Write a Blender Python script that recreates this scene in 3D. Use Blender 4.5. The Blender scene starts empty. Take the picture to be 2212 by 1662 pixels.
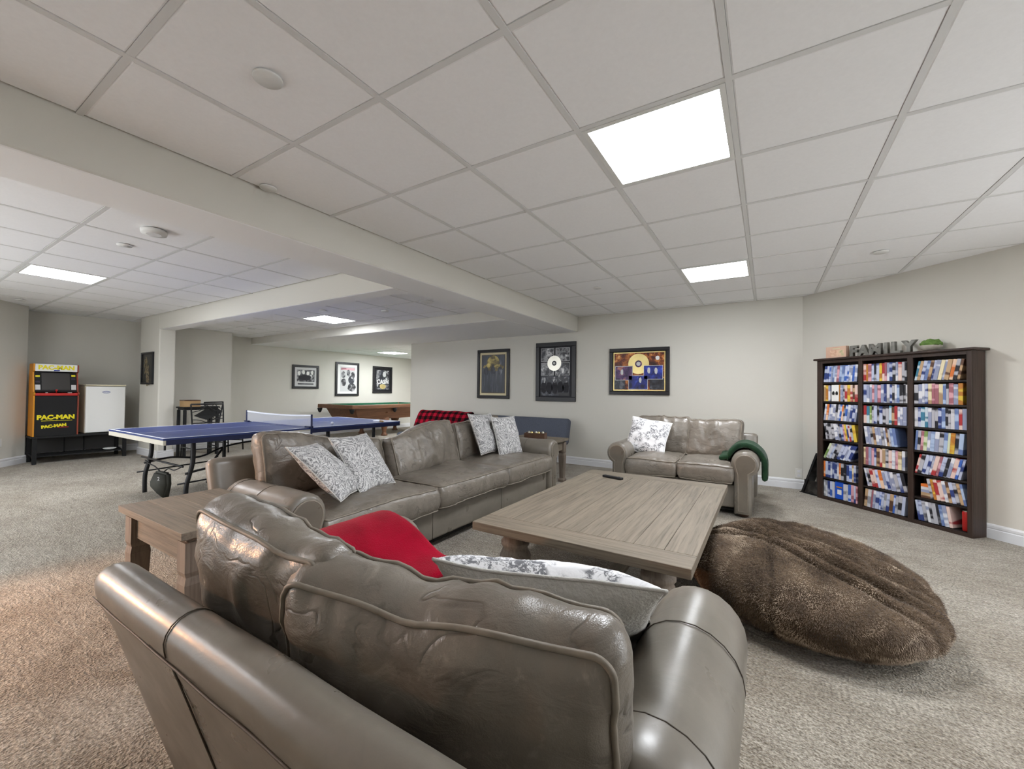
import bpy, bmesh, math, random
from mathutils import Vector, Matrix, noise, Euler
random.seed(7)
S = bpy.context.scene
C = S.collection
PI = math.pi
# ------------------------------------------------------------------ camera
FPX, YAW, PITCH, ROLL = 887.9, .5551, .0153, .011
CAMZ = 1.155
def cam_axes():
    R = Vector((math.cos(YAW), math.sin(YAW), 0)); D = Vector((-math.sin(YAW), math.cos(YAW), 0)); U = Vector((0, 0, 1))
    f = D*math.cos(PITCH)+U*math.sin(PITCH); u = -D*math.sin(PITCH)+U*math.cos(PITCH)
    return R*math.cos(ROLL)+u*math.sin(ROLL), -R*math.sin(ROLL)+u*math.cos(ROLL), f
_r, _u, _f = cam_axes()
cam_d = bpy.data.cameras.new('camera'); cam = bpy.data.objects.new('camera', cam_d); C.objects.link(cam)
cam.matrix_world = Matrix(((_r.x, _u.x, -_f.x, 0), (_r.y, _u.y, -_f.y, 0), (_r.z, _u.z, -_f.z, CAMZ), (0, 0, 0, 1)))
cam_d.sensor_fit = 'HORIZONTAL'; cam_d.sensor_width = 36; cam_d.lens = FPX/2212*36
cam_d.clip_start = .02; cam_d.clip_end = 60
S.camera = cam
# ------------------------------------------------------------------ world, exposure, light levels
W = bpy.data.worlds.new('world'); S.world = W; W.use_nodes = True
W.node_tree.nodes['Background'].inputs[0].default_value = (.94, .97, 1, 1)
W.node_tree.nodes['Background'].inputs[1].default_value = 1.3      # added even fill for the ceiling, entering where walls are left off
vs = S.view_settings
vs.view_transform = 'Standard'; vs.look = 'None'; vs.gamma = 1; vs.use_curve_mapping = False
vs.exposure = 1.12
cy = S.cycles
cy.max_bounces = 5; cy.diffuse_bounces = 4; cy.glossy_bounces = 2; cy.transparent_max_bounces = 4; cy.caustics_reflective = False; cy.caustics_refractive = False
cy.use_adaptive_sampling = True; cy.adaptive_threshold = .1; cy.adaptive_min_samples = 12; cy.time_limit = 1000; cy.use_denoising = True; cy.sample_clamp_indirect = 6
PANEL = 20.0          # emission of the ceiling light panels
WARM = 68.0           # watts of the warm lamp on the left, behind the camera
# ------------------------------------------------------------------ materials
def lin(c):
    if isinstance(c, str):
        c = c.lstrip('#'); c = [int(c[i:i+2], 16)/255 for i in (0, 2, 4)]
    return tuple(((v/12.92) if v <= .04045 else ((v+.055)/1.055)**2.4) for v in c)+(1,)
MATS = {}
class NT:
    def __init__(s, name):
        s.m = bpy.data.materials.new(name); s.m.use_nodes = True; s.t = s.m.node_tree
        s.b = s.t.nodes['Principled BSDF']; MATS[name] = s.m
    def n(s, typ, **kw):
        nd = s.t.nodes.new(typ)
        for k, v in kw.items():
            if k.startswith('_'): setattr(nd, k[1:], v)
            else: nd.inputs[k.replace('9', ' ')].default_value = v
        return nd
    def l(s, a, b): s.t.links.new(a, b)
    def coords(s, kind='Object', scale=(1, 1, 1)):
        tc = s.n('ShaderNodeTexCoord'); mp = s.n('ShaderNodeMapping'); mp.inputs['Scale'].default_value = scale
        s.l(tc.outputs[kind], mp.inputs[0]); return mp.outputs[0]
    def noise(s, vec, scale, detail=3, rough=.5, dist=0):
        nd = s.n('ShaderNodeTexNoise', Scale=scale, Detail=detail, Roughness=rough, Distortion=dist); s.l(vec, nd.inputs['Vector']); return nd.outputs['Fac']
    def ramp(s, fac, stops, interp='LINEAR'):
        r = s.n('ShaderNodeValToRGB'); r.color_ramp.interpolation = interp
        e = r.color_ramp.elements
        while len(e) < len(stops): e.new(.5)
        for k, (p, c) in enumerate(stops): e[k].position = p; e[k].color = lin(c)
        s.l(fac, r.inputs[0]); return r.outputs[0]
    def mix(s, fac, a, b, mode='MIX'):
        nd = s.n('ShaderNodeMix'); nd.data_type = 'RGBA'; nd.blend_type = mode
        for sock, v in ((nd.inputs[0], fac), (nd.inputs[6], a), (nd.inputs[7], b)):
            if hasattr(v, 'is_output'): s.l(v, sock)
            elif isinstance(v, (int, float)): sock.default_value = v
            else: sock.default_value = lin(v)
        return nd.outputs[2]
    def math(s, op, a, b=0):
        nd = s.n('ShaderNodeMath'); nd.operation = op
        for sock, v in ((nd.inputs[0], a), (nd.inputs[1], b)):
            if hasattr(v, 'is_output'): s.l(v, sock)
            else: sock.default_value = v
        return nd.outputs[0]
    def bump(s, h, strength, dist):
        nd = s.n('ShaderNodeBump', Strength=strength, Distance=dist); s.l(h, nd.inputs['Height']); s.l(nd.outputs[0], s.b.inputs['Normal'])
    def color(s, c):
        if hasattr(c, 'is_output'): s.l(c, s.b.inputs['Base Color'])
        else: s.b.inputs['Base Color'].default_value = lin(c)
    def rough(s, v, spec=.5, metal=0):
        if hasattr(v, 'is_output'): s.l(v, s.b.inputs['Roughness'])
        else: s.b.inputs['Roughness'].default_value = v
        s.b.inputs['Specular IOR Level'].default_value = spec; s.b.inputs['Metallic'].default_value = metal
def plain(name, c, c2=None, scale=6, rough=.6, spec=.4, metal=0, bump=None, stretch=(1, 1, 1), sheen=0):
    m = NT(name); v = m.coords(scale=stretch)
    if c2: m.color(m.ramp(m.noise(v, scale, 4), [(.3, c), (.7, c2)]))
    else: m.color(c)
    if bump: m.bump(m.noise(v, bump[0], 3), bump[1], bump[2])
    m.rough(rough, spec, metal)
    if sheen: m.b.inputs['Sheen Weight'].default_value = sheen
    return m.m
def emit(name, c, strength):
    m = NT(name); m.color('#000000'); m.b.inputs['Emission Color'].default_value = lin(c); m.b.inputs['Emission Strength'].default_value = strength
    return m.m
def leather(name, a, b, worn, k=1.0):
    m = NT(name); v = m.coords()
    base = m.ramp(m.noise(v, 5, 5, .6), [(.3, a), (.7, b)])
    w = m.ramp(m.noise(v, 14, 6, .7, 1.2), [(.56, '#000000'), (.75, '#ffffff')])
    wf = m.math('MULTIPLY', w, .42*k)
    d1 = m.math('ABSOLUTE', m.math('SUBTRACT', m.noise(m.coords(scale=(1, 1, 1.3)), 5.5, 3, .55, .5), .5))
    cr = m.ramp(d1, [(.0, '#ffffff'), (.022, '#000000')])
    mk = m.ramp(m.noise(v, 7.5, 2), [(.48, '#000000'), (.60, '#ffffff')])
    cf = m.math('MULTIPLY', m.math('MULTIPLY', cr, mk), min(1, k*k))
    m.color(m.mix(m.math('MULTIPLY', cf, .45), m.mix(wf, base, worn), '#3a332b'))  # dark crease lines: wrinkle shade painted into the leather colour
    fine = m.n('ShaderNodeTexVoronoi', Scale=420.0); m.l(v, fine.inputs['Vector'])
    wr = m.noise(m.coords(scale=(1, 1, 1.6)), 10, 4, .55, .7)
    h = m.math('ADD', m.math('MULTIPLY', fine.outputs['Distance'], .035), m.math('SUBTRACT', m.math('MULTIPLY', wr, 1.0), m.math('MULTIPLY', cf, .22)))
    m.bump(h, .32*k*k+.03, .018)
    m.rough(m.math('ADD', m.math('MULTIPLY', m.noise(v, 9, 4), .25), .19), .55)
    return m.m
def wood(name, a, b, c, axis=0, scale=1.0, rough=.6):
    m = NT(name)
    st = [26, 26, 26]; st[axis] = 1.6
    v = m.coords(scale=tuple(q*scale for q in st))
    g = m.noise(v, 1.0, 8, .65, .8)
    v2 = m.coords(scale=tuple((90 if q > 5 else 3.0)*scale for q in st))
    g2 = m.noise(v2, 1.0, 4, .6)
    col = m.ramp(g, [(.28, a), (.5, b), (.74, c)])
    dk = m.ramp(g2, [(.34, '#8a8078'), (.5, '#ffffff')])
    m.color(m.mix(.45, col, dk, 'MULTIPLY'))
    m.bump(m.math('ADD', g, g2), .25, .004)
    m.rough(rough, .35)
    return m.m
plain('wall', '#cfccc3', rough=.85, spec=.2, bump=(180, .05, .002))
plain('wall_white', '#f6f6f6', rough=.8, spec=.2)
plain('trim_white', '#dedee0', rough=.45, spec=.4)
plain('tile', '#f8f8f9', '#f5f5f6', scale=60, rough=.9, spec=.15, bump=(260, .04, .002))
plain('gridbar', '#dfdfde', rough=.5, spec=.4)
plain('fixture_white', '#e2e2df', rough=.4)
emit('panel_glow', '#f6faff', PANEL).cycles.emission_sampling = 'FRONT'
emit('warm_glow', '#ffd09a', 9.0)
def carpet():
    m = NT('carpet'); v = m.coords('Object')
    sp = m.noise(v, 95, 3, .7)
    col = m.ramp(sp, [(.28, '#5e574c'), (.47, '#a59c8d'), (.66, '#d8d1c3')])
    big = m.ramp(m.noise(m.coords('Object', (1, 1.6, 1)), 1.7, 4, .6, .6), [(.35, '#d4cec6'), (.65, '#ffffff')])
    mid = m.ramp(m.noise(m.coords('Object', (1, 2.4, 1)), 13, 4, .6, .8), [(.3, '#a89f93'), (.6, '#ffffff')])
    c = m.mix(.55, col, mid, 'MULTIPLY'); m.color(m.mix(.8, c, big, 'MULTIPLY'))
    v2 = m.n('ShaderNodeTexVoronoi', Scale=120.0); m.l(v, v2.inputs['Vector'])
    h = m.math('ADD', m.noise(v, 70, 4, .7), m.math('MULTIPLY', v2.outputs['Distance'], .8))
    h = m.math('ADD', h, m.math('MULTIPLY', m.noise(m.coords('Object', (1, 2.4, 1)), 13, 4, .6, .8), 2.2))
    m.bump(h, .7, .02); m.rough(1.0, .05); m.b.inputs['Sheen Weight'].default_value = .25
carpet()
leather('leather', '#6a635a', '#827a70', '#aba396')
leather('leather_smooth', '#6f6960', '#7e776d', '#978f84', .3)
plain('seam', '#4e463c', rough=.55)
plain('piping', '#756d61', '#877e72', scale=30, rough=.5)
wood('oak_x', '#675e52', '#786e60', '#857a6b', 0)
wood('oak_y', '#696054', '#7a7062', '#887d6e', 1)
wood('oak_z', '#6c6055', '#7b6f63', '#897d70', 2)
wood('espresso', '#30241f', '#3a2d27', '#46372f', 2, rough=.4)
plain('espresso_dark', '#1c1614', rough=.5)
wood('pool_wood', '#5a3a28', '#6f4a33', '#80573c', 1, rough=.4)
plain('black_metal', '#17171a', rough=.45)
plain('black_matte', '#131314', rough=.7)
plain('screen', '#35322f', rough=.35)
plain('navy_table', '#26356b', '#2c3d78', scale=3, rough=.4)
plain('navy_edge', '#141d44', rough=.5)
plain('line_white', '#e6e8f0', rough=.6)
plain('white', '#e9e9e6', rough=.5)
plain('offwhite', '#d8d0b4', rough=.5)
plain('felt', '#1d5a40', rough=1)
plain('gold', '#b9a56a', '#d9c88f', scale=3, rough=.28, metal=.8)
plain('silver', '#bdb9ac', '#d9d6cc', scale=3, rough=.28, metal=.8)
plain('red', '#b4231f', rough=.4)
plain('orange', '#d08a1c', rough=.5)
plain('brickred', '#8d3d2a', rough=.5)
plain('yellow', '#eadb1f', rough=.5)
plain('blue', '#3d4fa0', rough=.5)
plain('purple_dark', '#2a2238', rough=.5)
plain('green_leaf', '#4a6a2e', '#6d8b45', scale=40, rough=.8)
plain('stone', '#b7b2a6', '#9a958a', scale=20, rough=.8)
plain('cardboard', '#9a7c56', '#a98a62', scale=8, rough=.8)
plain('walnut', '#4a3428', '#5b4233', scale=12, rough=.5)
plain('futon', '#4b4f5a', '#555a66', scale=90, rough=.95, bump=(300, .3, .003))
plain('red_fleece', '#7d0019', '#980425', scale=7, rough=1, spec=.05, bump=(220, .4, .006), sheen=.08)
plain('green_fleece', '#1b3122', '#29462f', scale=9, rough=1, spec=.1, bump=(120, .5, .01), sheen=.1)
plain('linen', '#c6c4c0', '#b9b7b2', scale=60, rough=.95, bump=(140, .5, .006))
plain('bag', '#2e2e28', '#3a3a33', scale=10, rough=.7)
plain('silver_print', '#c8c8c8', rough=.5)
plain('fur_base', '#483c32', '#665646', scale=9, rough=1, spec=.05, bump=(70, .9, .02))
plain('galvanised', '#8b8a84', '#5f5d57', scale=14, rough=.45, metal=.5)
plain('mat_cream', '#cfc3a0', rough=.7)
plain('mat_black', '#1b1b22', rough=.6)
plain('frame_black', '#17161a', rough=.35)
plain('frame_bronze', '#4a3d2c', rough=.35, metal=.3)
plain('outlet', '#dcdad4', rough=.4)
plain('brass_script', '#8a7d63', rough=.5)
plain('bright_blue', '#1f56c8', rough=.4)
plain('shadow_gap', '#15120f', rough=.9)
plain('label_pink', '#c8a28c', '#d8b8a2', scale=6, rough=.6)
def netmat():
    m = NT('net'); m.color('#c9cbd2'); m.b.inputs['Alpha'].default_value = .55; m.rough(.8, .2)
netmat()
def fur():
    m = NT('fur'); v = m.coords()
    m.color(m.ramp(m.noise(v, 6, 6, .65, .8), [(.38, '#3f332a'), (.5, '#766453'), (.62, '#b8a58f')])); m.rough(.7, .2); m.b.inputs['Sheen Weight'].default_value = .3
fur()
def paisley():
    m = NT('paisley'); v = m.coords()
    rings = m.math('SINE', m.math('MULTIPLY', m.noise(v, 7, 2, .4, .9), 95))
    sp = m.noise(v, 150, 3, .75)
    f = m.math('ADD', m.math('MULTIPLY', rings, .10), sp)
    m.color(m.ramp(f, [(.34, '#646466'), (.48, '#a9a8a8'), (.62, '#d6d5d4')])); m.rough(.95, .1)
    m.bump(f, .35, .004)
paisley()
def toile():
    m = NT('toile'); v = m.coords()
    a = m.ramp(m.noise(v, 11, 2, .4), [(.42, '#000000'), (.50, '#ffffff')])
    b = m.ramp(m.noise(v, 46, 5, .75, 1.0), [(.47, '#ffffff'), (.55, '#000000')])
    f = m.math('MULTIPLY', m.math('MULTIPLY', a, 1.0), m.math('SUBTRACT', 1.0, b))
    m.color(m.mix(f, '#e6e6e8', '#77787c')); m.rough(.95, .1); m.bump(m.noise(v, 30, 4), .25, .01)
toile()
def plaid():
    m = NT('plaid'); tc = m.coords('UV', (1, 1, 1)); sx = m.n('ShaderNodeSeparateXYZ'); m.l(tc, sx.inputs[0])
    fx = m.math('GREATER_THAN', m.math('FRACT', m.math('MULTIPLY', sx.outputs[0], 9.0)), .5)
    fy = m.math('GREATER_THAN', m.math('FRACT', m.math('MULTIPLY', sx.outputs[1], 6.0)), .5)
    f = m.math('MULTIPLY', m.math('ADD', fx, fy), .5)
    m.color(m.ramp(f, [(0, '#a3142c'), (.5, '#5a0e1a'), (1, '#140a0c')], 'CONSTANT' if False else 'LINEAR')); m.rough(1, .1)
plaid()
def photo(name, stops, scale=9, detail=4, stretch=(1, 1, 1)):
    m = NT(name); m.color(m.ramp(m.noise(m.coords('Object', stretch), scale, detail, .6, .5), stops)); m.rough(.35, .4)
photo('photo_grey', [(.3, '#0c0c0e'), (.46, '#3a3a40'), (.58, '#9a9a9c'), (.7, '#e8e8e8')], 11)
photo('photo_dark', [(.35, '#15161c'), (.55, '#353842'), (.72, '#7d7f86')], 8)
photo('photo_amber', [(.32, '#1a0d0a'), (.5, '#6b2f18'), (.62, '#c0742f'), (.74, '#f0d090')], 12)
photo('photo_blue', [(.35, '#0b0f3a'), (.55, '#1d2f8c'), (.68, '#3d4fc0'), (.78, '#e0d8f0')], 10)
photo('photo_purple', [(.35, '#1c1030'), (.52, '#5a3a6a'), (.66, '#b87a60'), (.78, '#f0e0c0')], 10)
photo('photo_moody', [(.3, '#2a2d33'), (.55, '#3f434c'), (.75, '#63666c')], 5, stretch=(4, 1, .6))
photo('photo_yellow', [(.35, '#23221f'), (.5, '#6a5d33'), (.64, '#cdb763'), (.8, '#f4e6a4')], 9)
photo('sign_dark', [(.4, '#1d1c1a'), (.6, '#2c2b28')], 10)
photo('art_box', [(.35, '#c89a80'), (.5, '#e0bfa4'), (.62, '#b9b38a'), (.72, '#7d7a5a')], 13)
photo('camo', [(.35, '#141312'), (.55, '#2a2826'), (.7, '#4c4946')], 9)
# ------------------------------------------------------------------ mesh helpers
def link(o, parent=None):
    C.objects.link(o)
    if parent: o.parent = parent
    return o
def mesh(name, verts, faces, mat, parent=None, smooth=False, uv=None):
    me = bpy.data.meshes.new(name); me.from_pydata([tuple(v) for v in verts], [], faces); me.update()
    if mat: me.materials.append(MATS[mat])
    if smooth:
        me.polygons.foreach_set('use_smooth', [True]*len(me.polygons))
    if uv:
        ul = me.uv_layers.new()
        for lp in me.loops: ul.data[lp.index].uv = uv[lp.vertex_index]
    return link(bpy.data.objects.new(name, me), parent)
def from_bm(name, bm, mat, parent=None, smooth=False):
    bmesh.ops.recalc_face_normals(bm, faces=bm.faces[:])
    me = bpy.data.meshes.new(name); bm.to_mesh(me); bm.free()
    me.materials.append(MATS[mat])
    if smooth: me.polygons.foreach_set('use_smooth', [True]*len(me.polygons))
    return link(bpy.data.objects.new(name, me), parent)
def bm_box(bm, lo, hi, bevel=0, M=None, seg=2):
    x0, y0, z0 = lo; x1, y1, z1 = hi
    b = bmesh.new()
    vs_ = [b.verts.new(p) for p in ((x0, y0, z0), (x1, y0, z0), (x1, y1, z0), (x0, y1, z0), (x0, y0, z1), (x1, y0, z1), (x1, y1, z1), (x0, y1, z1))]
    for f in ((3, 2, 1, 0), (4, 5, 6, 7), (0, 1, 5, 4), (1, 2, 6, 5), (2, 3, 7, 6), (3, 0, 4, 7)): b.faces.new([vs_[i] for i in f])
    if bevel: bmesh.ops.bevel(b, geom=b.edges[:], offset=bevel, segments=seg, affect='EDGES', profile=.5)
    if M: bmesh.ops.transform(b, matrix=M, verts=b.verts[:])
    tmp = bpy.data.meshes.new('tmp'); b.to_mesh(tmp); b.free(); bm.from_mesh(tmp); bpy.data.meshes.remove(tmp)
def box(name, lo, hi, mat, parent=None, bevel=0, M=None, seg=2, smooth=False):
    bm = bmesh.new(); bm_box(bm, lo, hi, bevel, M, seg); return from_bm(name, bm, mat, parent, smooth)
def cbox(name, c, s, mat, parent=None, bevel=0, M=None, seg=2):
    return box(name, [c[i]-s[i]/2 for i in range(3)], [c[i]+s[i]/2 for i in range(3)], mat, parent, bevel, M, seg)
def tube_data(path, r, closed=False, n=8, V=None, F=None):
    V = [] if V is None else V; F = [] if F is None else F
    P = [Vector(p) for p in path]; m = len(P); base = len(V)
    rad = r if isinstance(r, (list, tuple)) else [r]*m
    prev = None
    for i in range(m):
        a = P[(i-1) % m] if closed or i > 0 else P[0]; b = P[(i+1) % m] if closed or i < m-1 else P[-1]
        t = (b-a)
        t = t.normalized() if t.length > 1e-9 else Vector((0, 0, 1))
        if prev is None:
            ref = Vector((0, 0, 1)) if abs(t.z) < .9 else Vector((1, 0, 0)); nrm = t.cross(ref).normalized()
        else:
            nrm = (prev-t*prev.dot(t)); nrm = nrm.normalized() if nrm.length > 1e-6 else t.orthogonal().normalized()
        prev = nrm; bn = t.cross(nrm)
        for k in range(n):
            a_ = 2*PI*k/n; V.append(P[i]+(nrm*math.cos(a_)+bn*math.sin(a_))*rad[i])
    for i in range(m if closed else m-1):
        j = (i+1) % m
        for k in range(n):
            F.append((base+i*n+k, base+i*n+(k+1) % n, base+j*n+(k+1) % n, base+j*n+k))
    if not closed:
        F.append(tuple(base+k for k in reversed(range(n)))); F.append(tuple(base+(m-1)*n+k for k in range(n)))
    return V, F
def tube(name, path, r, mat, parent=None, closed=False, n=8):
    V, F = tube_data(path, r, closed, n); return mesh(name, V, F, mat, parent, True)
def spline(pts, k=8, closed=False):
    P = [Vector(p) for p in pts]; out = []; m = len(P)
    for i in range(m if closed else m-1):
        p0 = P[(i-1) % m] if closed or i > 0 else P[0]; p1 = P[i]; p2 = P[(i+1) % m]; p3 = P[(i+2) % m] if closed or i+2 < m else P[-1]
        for j in range(k):
            t = j/k
            out.append(.5*((2*p1)+(p2-p0)*t+(2*p0-5*p1+4*p2-p3)*t*t+(3*p1-p0-3*p2+p3)*t**3))
    if not closed: out.append(P[-1])
    return out
def lathe(name, prof, mat, parent=None, n=24, loc=(0, 0, 0), smooth=True):
    V = []; F = []
    for r, z in prof:
        for k in range(n): V.append((loc[0]+r*math.cos(2*PI*k/n), loc[1]+r*math.sin(2*PI*k/n), loc[2]+z))
    for i in range(len(prof)-1):
        for k in range(n): F.append((i*n+k, i*n+(k+1) % n, (i+1)*n+(k+1) % n, (i+1)*n+k))
    F.append(tuple(reversed(range(n)))); F.append(tuple((len(prof)-1)*n+k for k in range(n)))
    return mesh(name, V, F, mat, parent, smooth)
def off_poly(P, d):
    m = len(P); A = sum(P[i][0]*P[(i+1) % m][1]-P[(i+1) % m][0]*P[i][1] for i in range(m)); s = 1 if A > 0 else -1; out = []
    for i in range(m):
        a = Vector(P[i-1]); b = Vector(P[i]); c = Vector(P[(i+1) % m])
        e1 = (b-a).normalized(); e2 = (c-b).normalized()
        n1 = Vector((-e1.y, e1.x))*s; n2 = Vector((-e2.y, e2.x))*s; q = n1+n2
        if q.length < 1e-6: q = n1
        q.normalize(); k = d/max(.5, q.dot(n1)); out.append((b.x+q.x*k, b.y+q.y*k))
    return out
def extrude(name, prof, ts, amap, mat, parent=None, smooth=True, caps=True, warp=None):
    """prof 2-D ring swept over ts = [(t, inset)]; amap(a,b,t) -> xyz"""
    V = []; F = []; m = len(prof)
    for t, ins in ts:
        for a, b in (off_poly(prof, ins) if ins else prof):
            p = amap(a, b, t); V.append(warp(p) if warp else p)
    for i in range(len(ts)-1):
        for k in range(m): F.append((i*m+k, i*m+(k+1) % m, (i+1)*m+(k+1) % m, (i+1)*m+k))
    if caps: F.append(tuple(reversed(range(m)))); F.append(tuple((len(ts)-1)*m+k for k in range(m)))
    bm = bmesh.new(); vs_ = [bm.verts.new(v) for v in V]
    for f in F: bm.faces.new([vs_[i] for i in f])
    o = from_bm(name, bm, mat, parent, smooth); return o
def text(name, body, size, mat, parent=None, M=None, extrude_=.001, bold=0, align='CENTER'):
    cu = bpy.data.curves.new('tmp', 'FONT'); cu.body = body; cu.size = size; cu.extrude = extrude_; cu.offset = bold
    cu.align_x = align; cu.align_y = 'CENTER'; cu.resolution_u = 3
    o = bpy.data.objects.new('tmp', cu); C.objects.link(o)
    bpy.context.view_layer.update()
    dg = bpy.context.evaluated_depsgraph_get(); me = bpy.data.meshes.new_from_object(o.evaluated_get(dg))
    bpy.data.objects.remove(o); bpy.data.curves.remove(cu)
    me.materials.clear(); me.materials.append(MATS[mat])
    r = bpy.data.objects.new(name, me); me.name = name
    if M: me.transform(M)
    return link(r, parent)
def tag(o, label, cat, group=None):
    o['label'] = label; o['category'] = cat
    if group: o['group'] = group
    return o
def thing(name, label, cat, loc=(0, 0, 0), rotz=0, group=None):
    o = bpy.data.objects.new(name, None); C.objects.link(o); o.empty_display_size = .1
    o.location = loc; o.rotation_euler = (0, 0, rotz); return tag(o, label, cat, group)
def struct(o): o['kind'] = 'structure'; return o
def fnoise(p, s): return noise.noise(Vector(p)*s)
# ------------------------------------------------------------------ room shell
CZ = 2.341      # tiled ceiling
BZ = 2.10       # underside of the beams
RZ = 2.24       # recessed bay over the game area
def wall(name, a, b, z0=0, z1=2.37, th=.12, mat='wall', side=1):
    """vertical wall whose room face runs a->b; thickness goes to the right of a->b (side=1)"""
    a = Vector(a); b = Vector(b); d = (b-a).normalized(); nr = Vector((d.y, -d.x))*side*th
    P = [a, b, b+nr, a+nr]
    V = [(p.x, p.y, z0) for p in P]+[(p.x, p.y, z1) for p in P]
    bm = bmesh.new(); vv = [bm.verts.new(v) for v in V]
    for f in ((3, 2, 1, 0), (4, 5, 6, 7), (0, 1, 5, 4), (1, 2, 6, 5), (2, 3, 7, 6), (3, 0, 4, 7)): bm.faces.new([vv[i] for i in f])
    return struct(from_bm(name, bm, mat))
def baseboard(name, a, b, side=1, h=.118):
    a = Vector(a); b = Vector(b); d = (b-a).normalized(); nr = Vector((-d.y, d.x))*side
    prof = [(0, 0), (.017, 0), (.017, h*.62), (.013, h*.66), (.013, h*.70), (.016, h*.73), (.016, h*.88), (.010, h*.97), (0, h)]
    L = (b-a).length
    def am(p, q, t): r = a+d*t+nr*p; return (r.x, r.y, q)
    return struct(extrude(name, prof, [(0, 0), (L, 0)], am, 'trim_white', smooth=False))
struct(box('floor', (-11.2, -1.6, -.1), (3.0, 9.8, 0), 'carpet'))
AX, AY = .37, 6.10          # corner where the angled wall starts
wall('wall_back', (AX, AY), (-6.24, AY), side=1)
wall('wall_angled', (2.60, 3.87), (AX, AY), side=1)
wall('wall_rear', (-2.96, -1.6), (2.60, -1.6), side=1)
wall('wall_right', (2.60, -1.6), (2.60, .7), side=1)  # unseen; partial length chosen to hold fill light off the loveseat backs
wall('wall_left', (-9.42, 1.40), (-7.7, -.15), side=1)
wall('wall_alcove_return', (-10.1, 1.44), (-9.42, 1.40), side=1)
wall('wall_alcove', (-9.78, 3.1), (-9.98, 1.40), side=1)
struct(box('wall_column', (-9.24, 2.65, 0), (-8.41, 2.87, 2.37), 'wall', bevel=.018, seg=3))
wall('wall_games', (-9.0, 3.98), (-9.0, 2.86), side=1, th=.5)
wall('wall_pictures', (-9.52, 9.4), (-9.52, 3.9), side=1)
wall('wall_pool_end', (-6.1, 9.4), (-9.6, 9.4), side=1)
wall('wall_pool_side', (-6.24, 6.22), (-6.24, 9.4), side=1)
baseboard('baseboard_back', (AX-.005, AY), (-6.24, AY), 1)
baseboard('baseboard_angled', (2.60, 3.87), (AX, AY), 1)
baseboard('baseboard_left', (-9.43, 1.405), (-7.7, -.15), 1)
baseboard('baseboard_pictures', (-9.52, 9.4), (-9.52, 3.98), 1)
baseboard('baseboard_games', (-9.0, 3.98), (-9.0, 2.88), 1)
baseboard('baseboard_column', (-9.24, 2.65), (-8.42, 2.65), -1)
baseboard('baseboard_column_side', (-8.41, 2.65), (-8.41, 2.87), -1)
baseboard('baseboard_alcove', (-9.78, 3.05), (-9.98, 1.45), 1)
# beams and soffits (painted drywall, white undersides)
def beam(name, lo, hi, bevel=.012):
    o = struct(box(name, lo, hi, 'wall', bevel=bevel))
    o.data.materials.append(MATS['wall_white'])
    for p in o.data.polygons:
        if p.normal.z < -.7: p.material_index = 1
    return o
beam('trim_1', (-2.96, -1.6, BZ), (-2.56, 6.10, 2.39))
beam('trim_2', (-8.5, 2.653, BZ), (-2.96, 2.86, 2.39))
wall('wall_alcove_end', (-9.2, 3.1), (-10.0, 3.1), side=1)
beam('trim_3', (-9.52, 4.58, BZ), (-2.96, 6.22, 2.39))
# suspended ceilings: backing slab, T-bars and lay-in tiles
PITCHX = .61
_tiles = {}
def tile_mesh(w, d):
    k = (round(w, 3), round(d, 3))
    if k not in _tiles:
        bm = bmesh.new(); e = .006
        lo = [(-w/2, -d/2), (w/2, -d/2), (w/2, d/2), (-w/2, d/2)]
        rings = [(0, .0), (0, -.004), (e, -.007)]
        vv = [[bm.verts.new((x*(1-2*i/max(w, .02)), y*(1-2*i/max(d, .02)), z)) for x, y in lo] for i, z in rings]
        for a, b in zip(vv, vv[1:]):
            for q in range(4): bm.faces.new((a[q], a[(q+1) % 4], b[(q+1) % 4], b[q]))
        bm.faces.new(vv[-1]); bm.faces.new(list(reversed(vv[0])))
        bmesh.ops.recalc_face_normals(bm, faces=bm.faces[:])
        me = bpy.data.meshes.new('ceiling_tile'); bm.to_mesh(me); bm.free(); me.materials.append(MATS['tile']); _tiles[k] = me
    return _tiles[k]
def tiled(name, x0, x1, y0, y1, gx, gy, z, lights=(), keep=None):
    """gx, gy: one grid line position in each direction; lights: set of (i,j) cells left open"""
    slab = struct(box(name, (x0, y0, z+.012), (x1, y1, z+.05), 'gridbar'))
    bw = .024
    xs = [gx+PITCHX*i for i in range(-40, 40) if x0+.03 < gx+PITCHX*i < x1-.03]
    ys = [gy+PITCHX*i for i in range(-40, 40) if y0+.03 < gy+PITCHX*i < y1-.03]
    for x in xs: box('grid_bar', (x-bw/2, y0, z), (x+bw/2, y1, z+.012), 'gridbar', slab)
    for y in ys: box('grid_bar', (x0, y-bw/2, z+.0008), (x1, y+bw/2, z+.012), 'gridbar', slab)
    XE = [x0]+xs+[x1]; YE = [y0]+ys+[y1]
    for i in range(len(XE)-1):
        for j in range(len(YE)-1):
            a, b, c, d = XE[i], XE[i+1], YE[j], YE[j+1]
            cx, cy = (a+b)/2, (c+d)/2
            if keep and not keep(a, b, c, d): continue
            if any(abs(cx-lx) < .2 and abs(cy-ly) < .2 for lx, ly in lights): continue
            w, dd = b-a-bw-.002, d-c-bw-.002
            if w < .03 or dd < .03: continue
            o = bpy.data.objects.new('ceiling_tile', tile_mesh(w, dd)); o.location = (cx, cy, z+.0085); link(o, slab)
    return slab
GX, GY = -1.3443, 1.1184
LR = [(GX+1.5*.61, GY+1.5*.61), (GX+1.5*.61, GY+5.5*.61), (GX+5.5*.61, GY+1.5*.61)]
LL = [(-6.41, 1.19), (-6.41, -1.25), (-3.97, -1.25)]
LG = [(-5.84, 3.96)]
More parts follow.
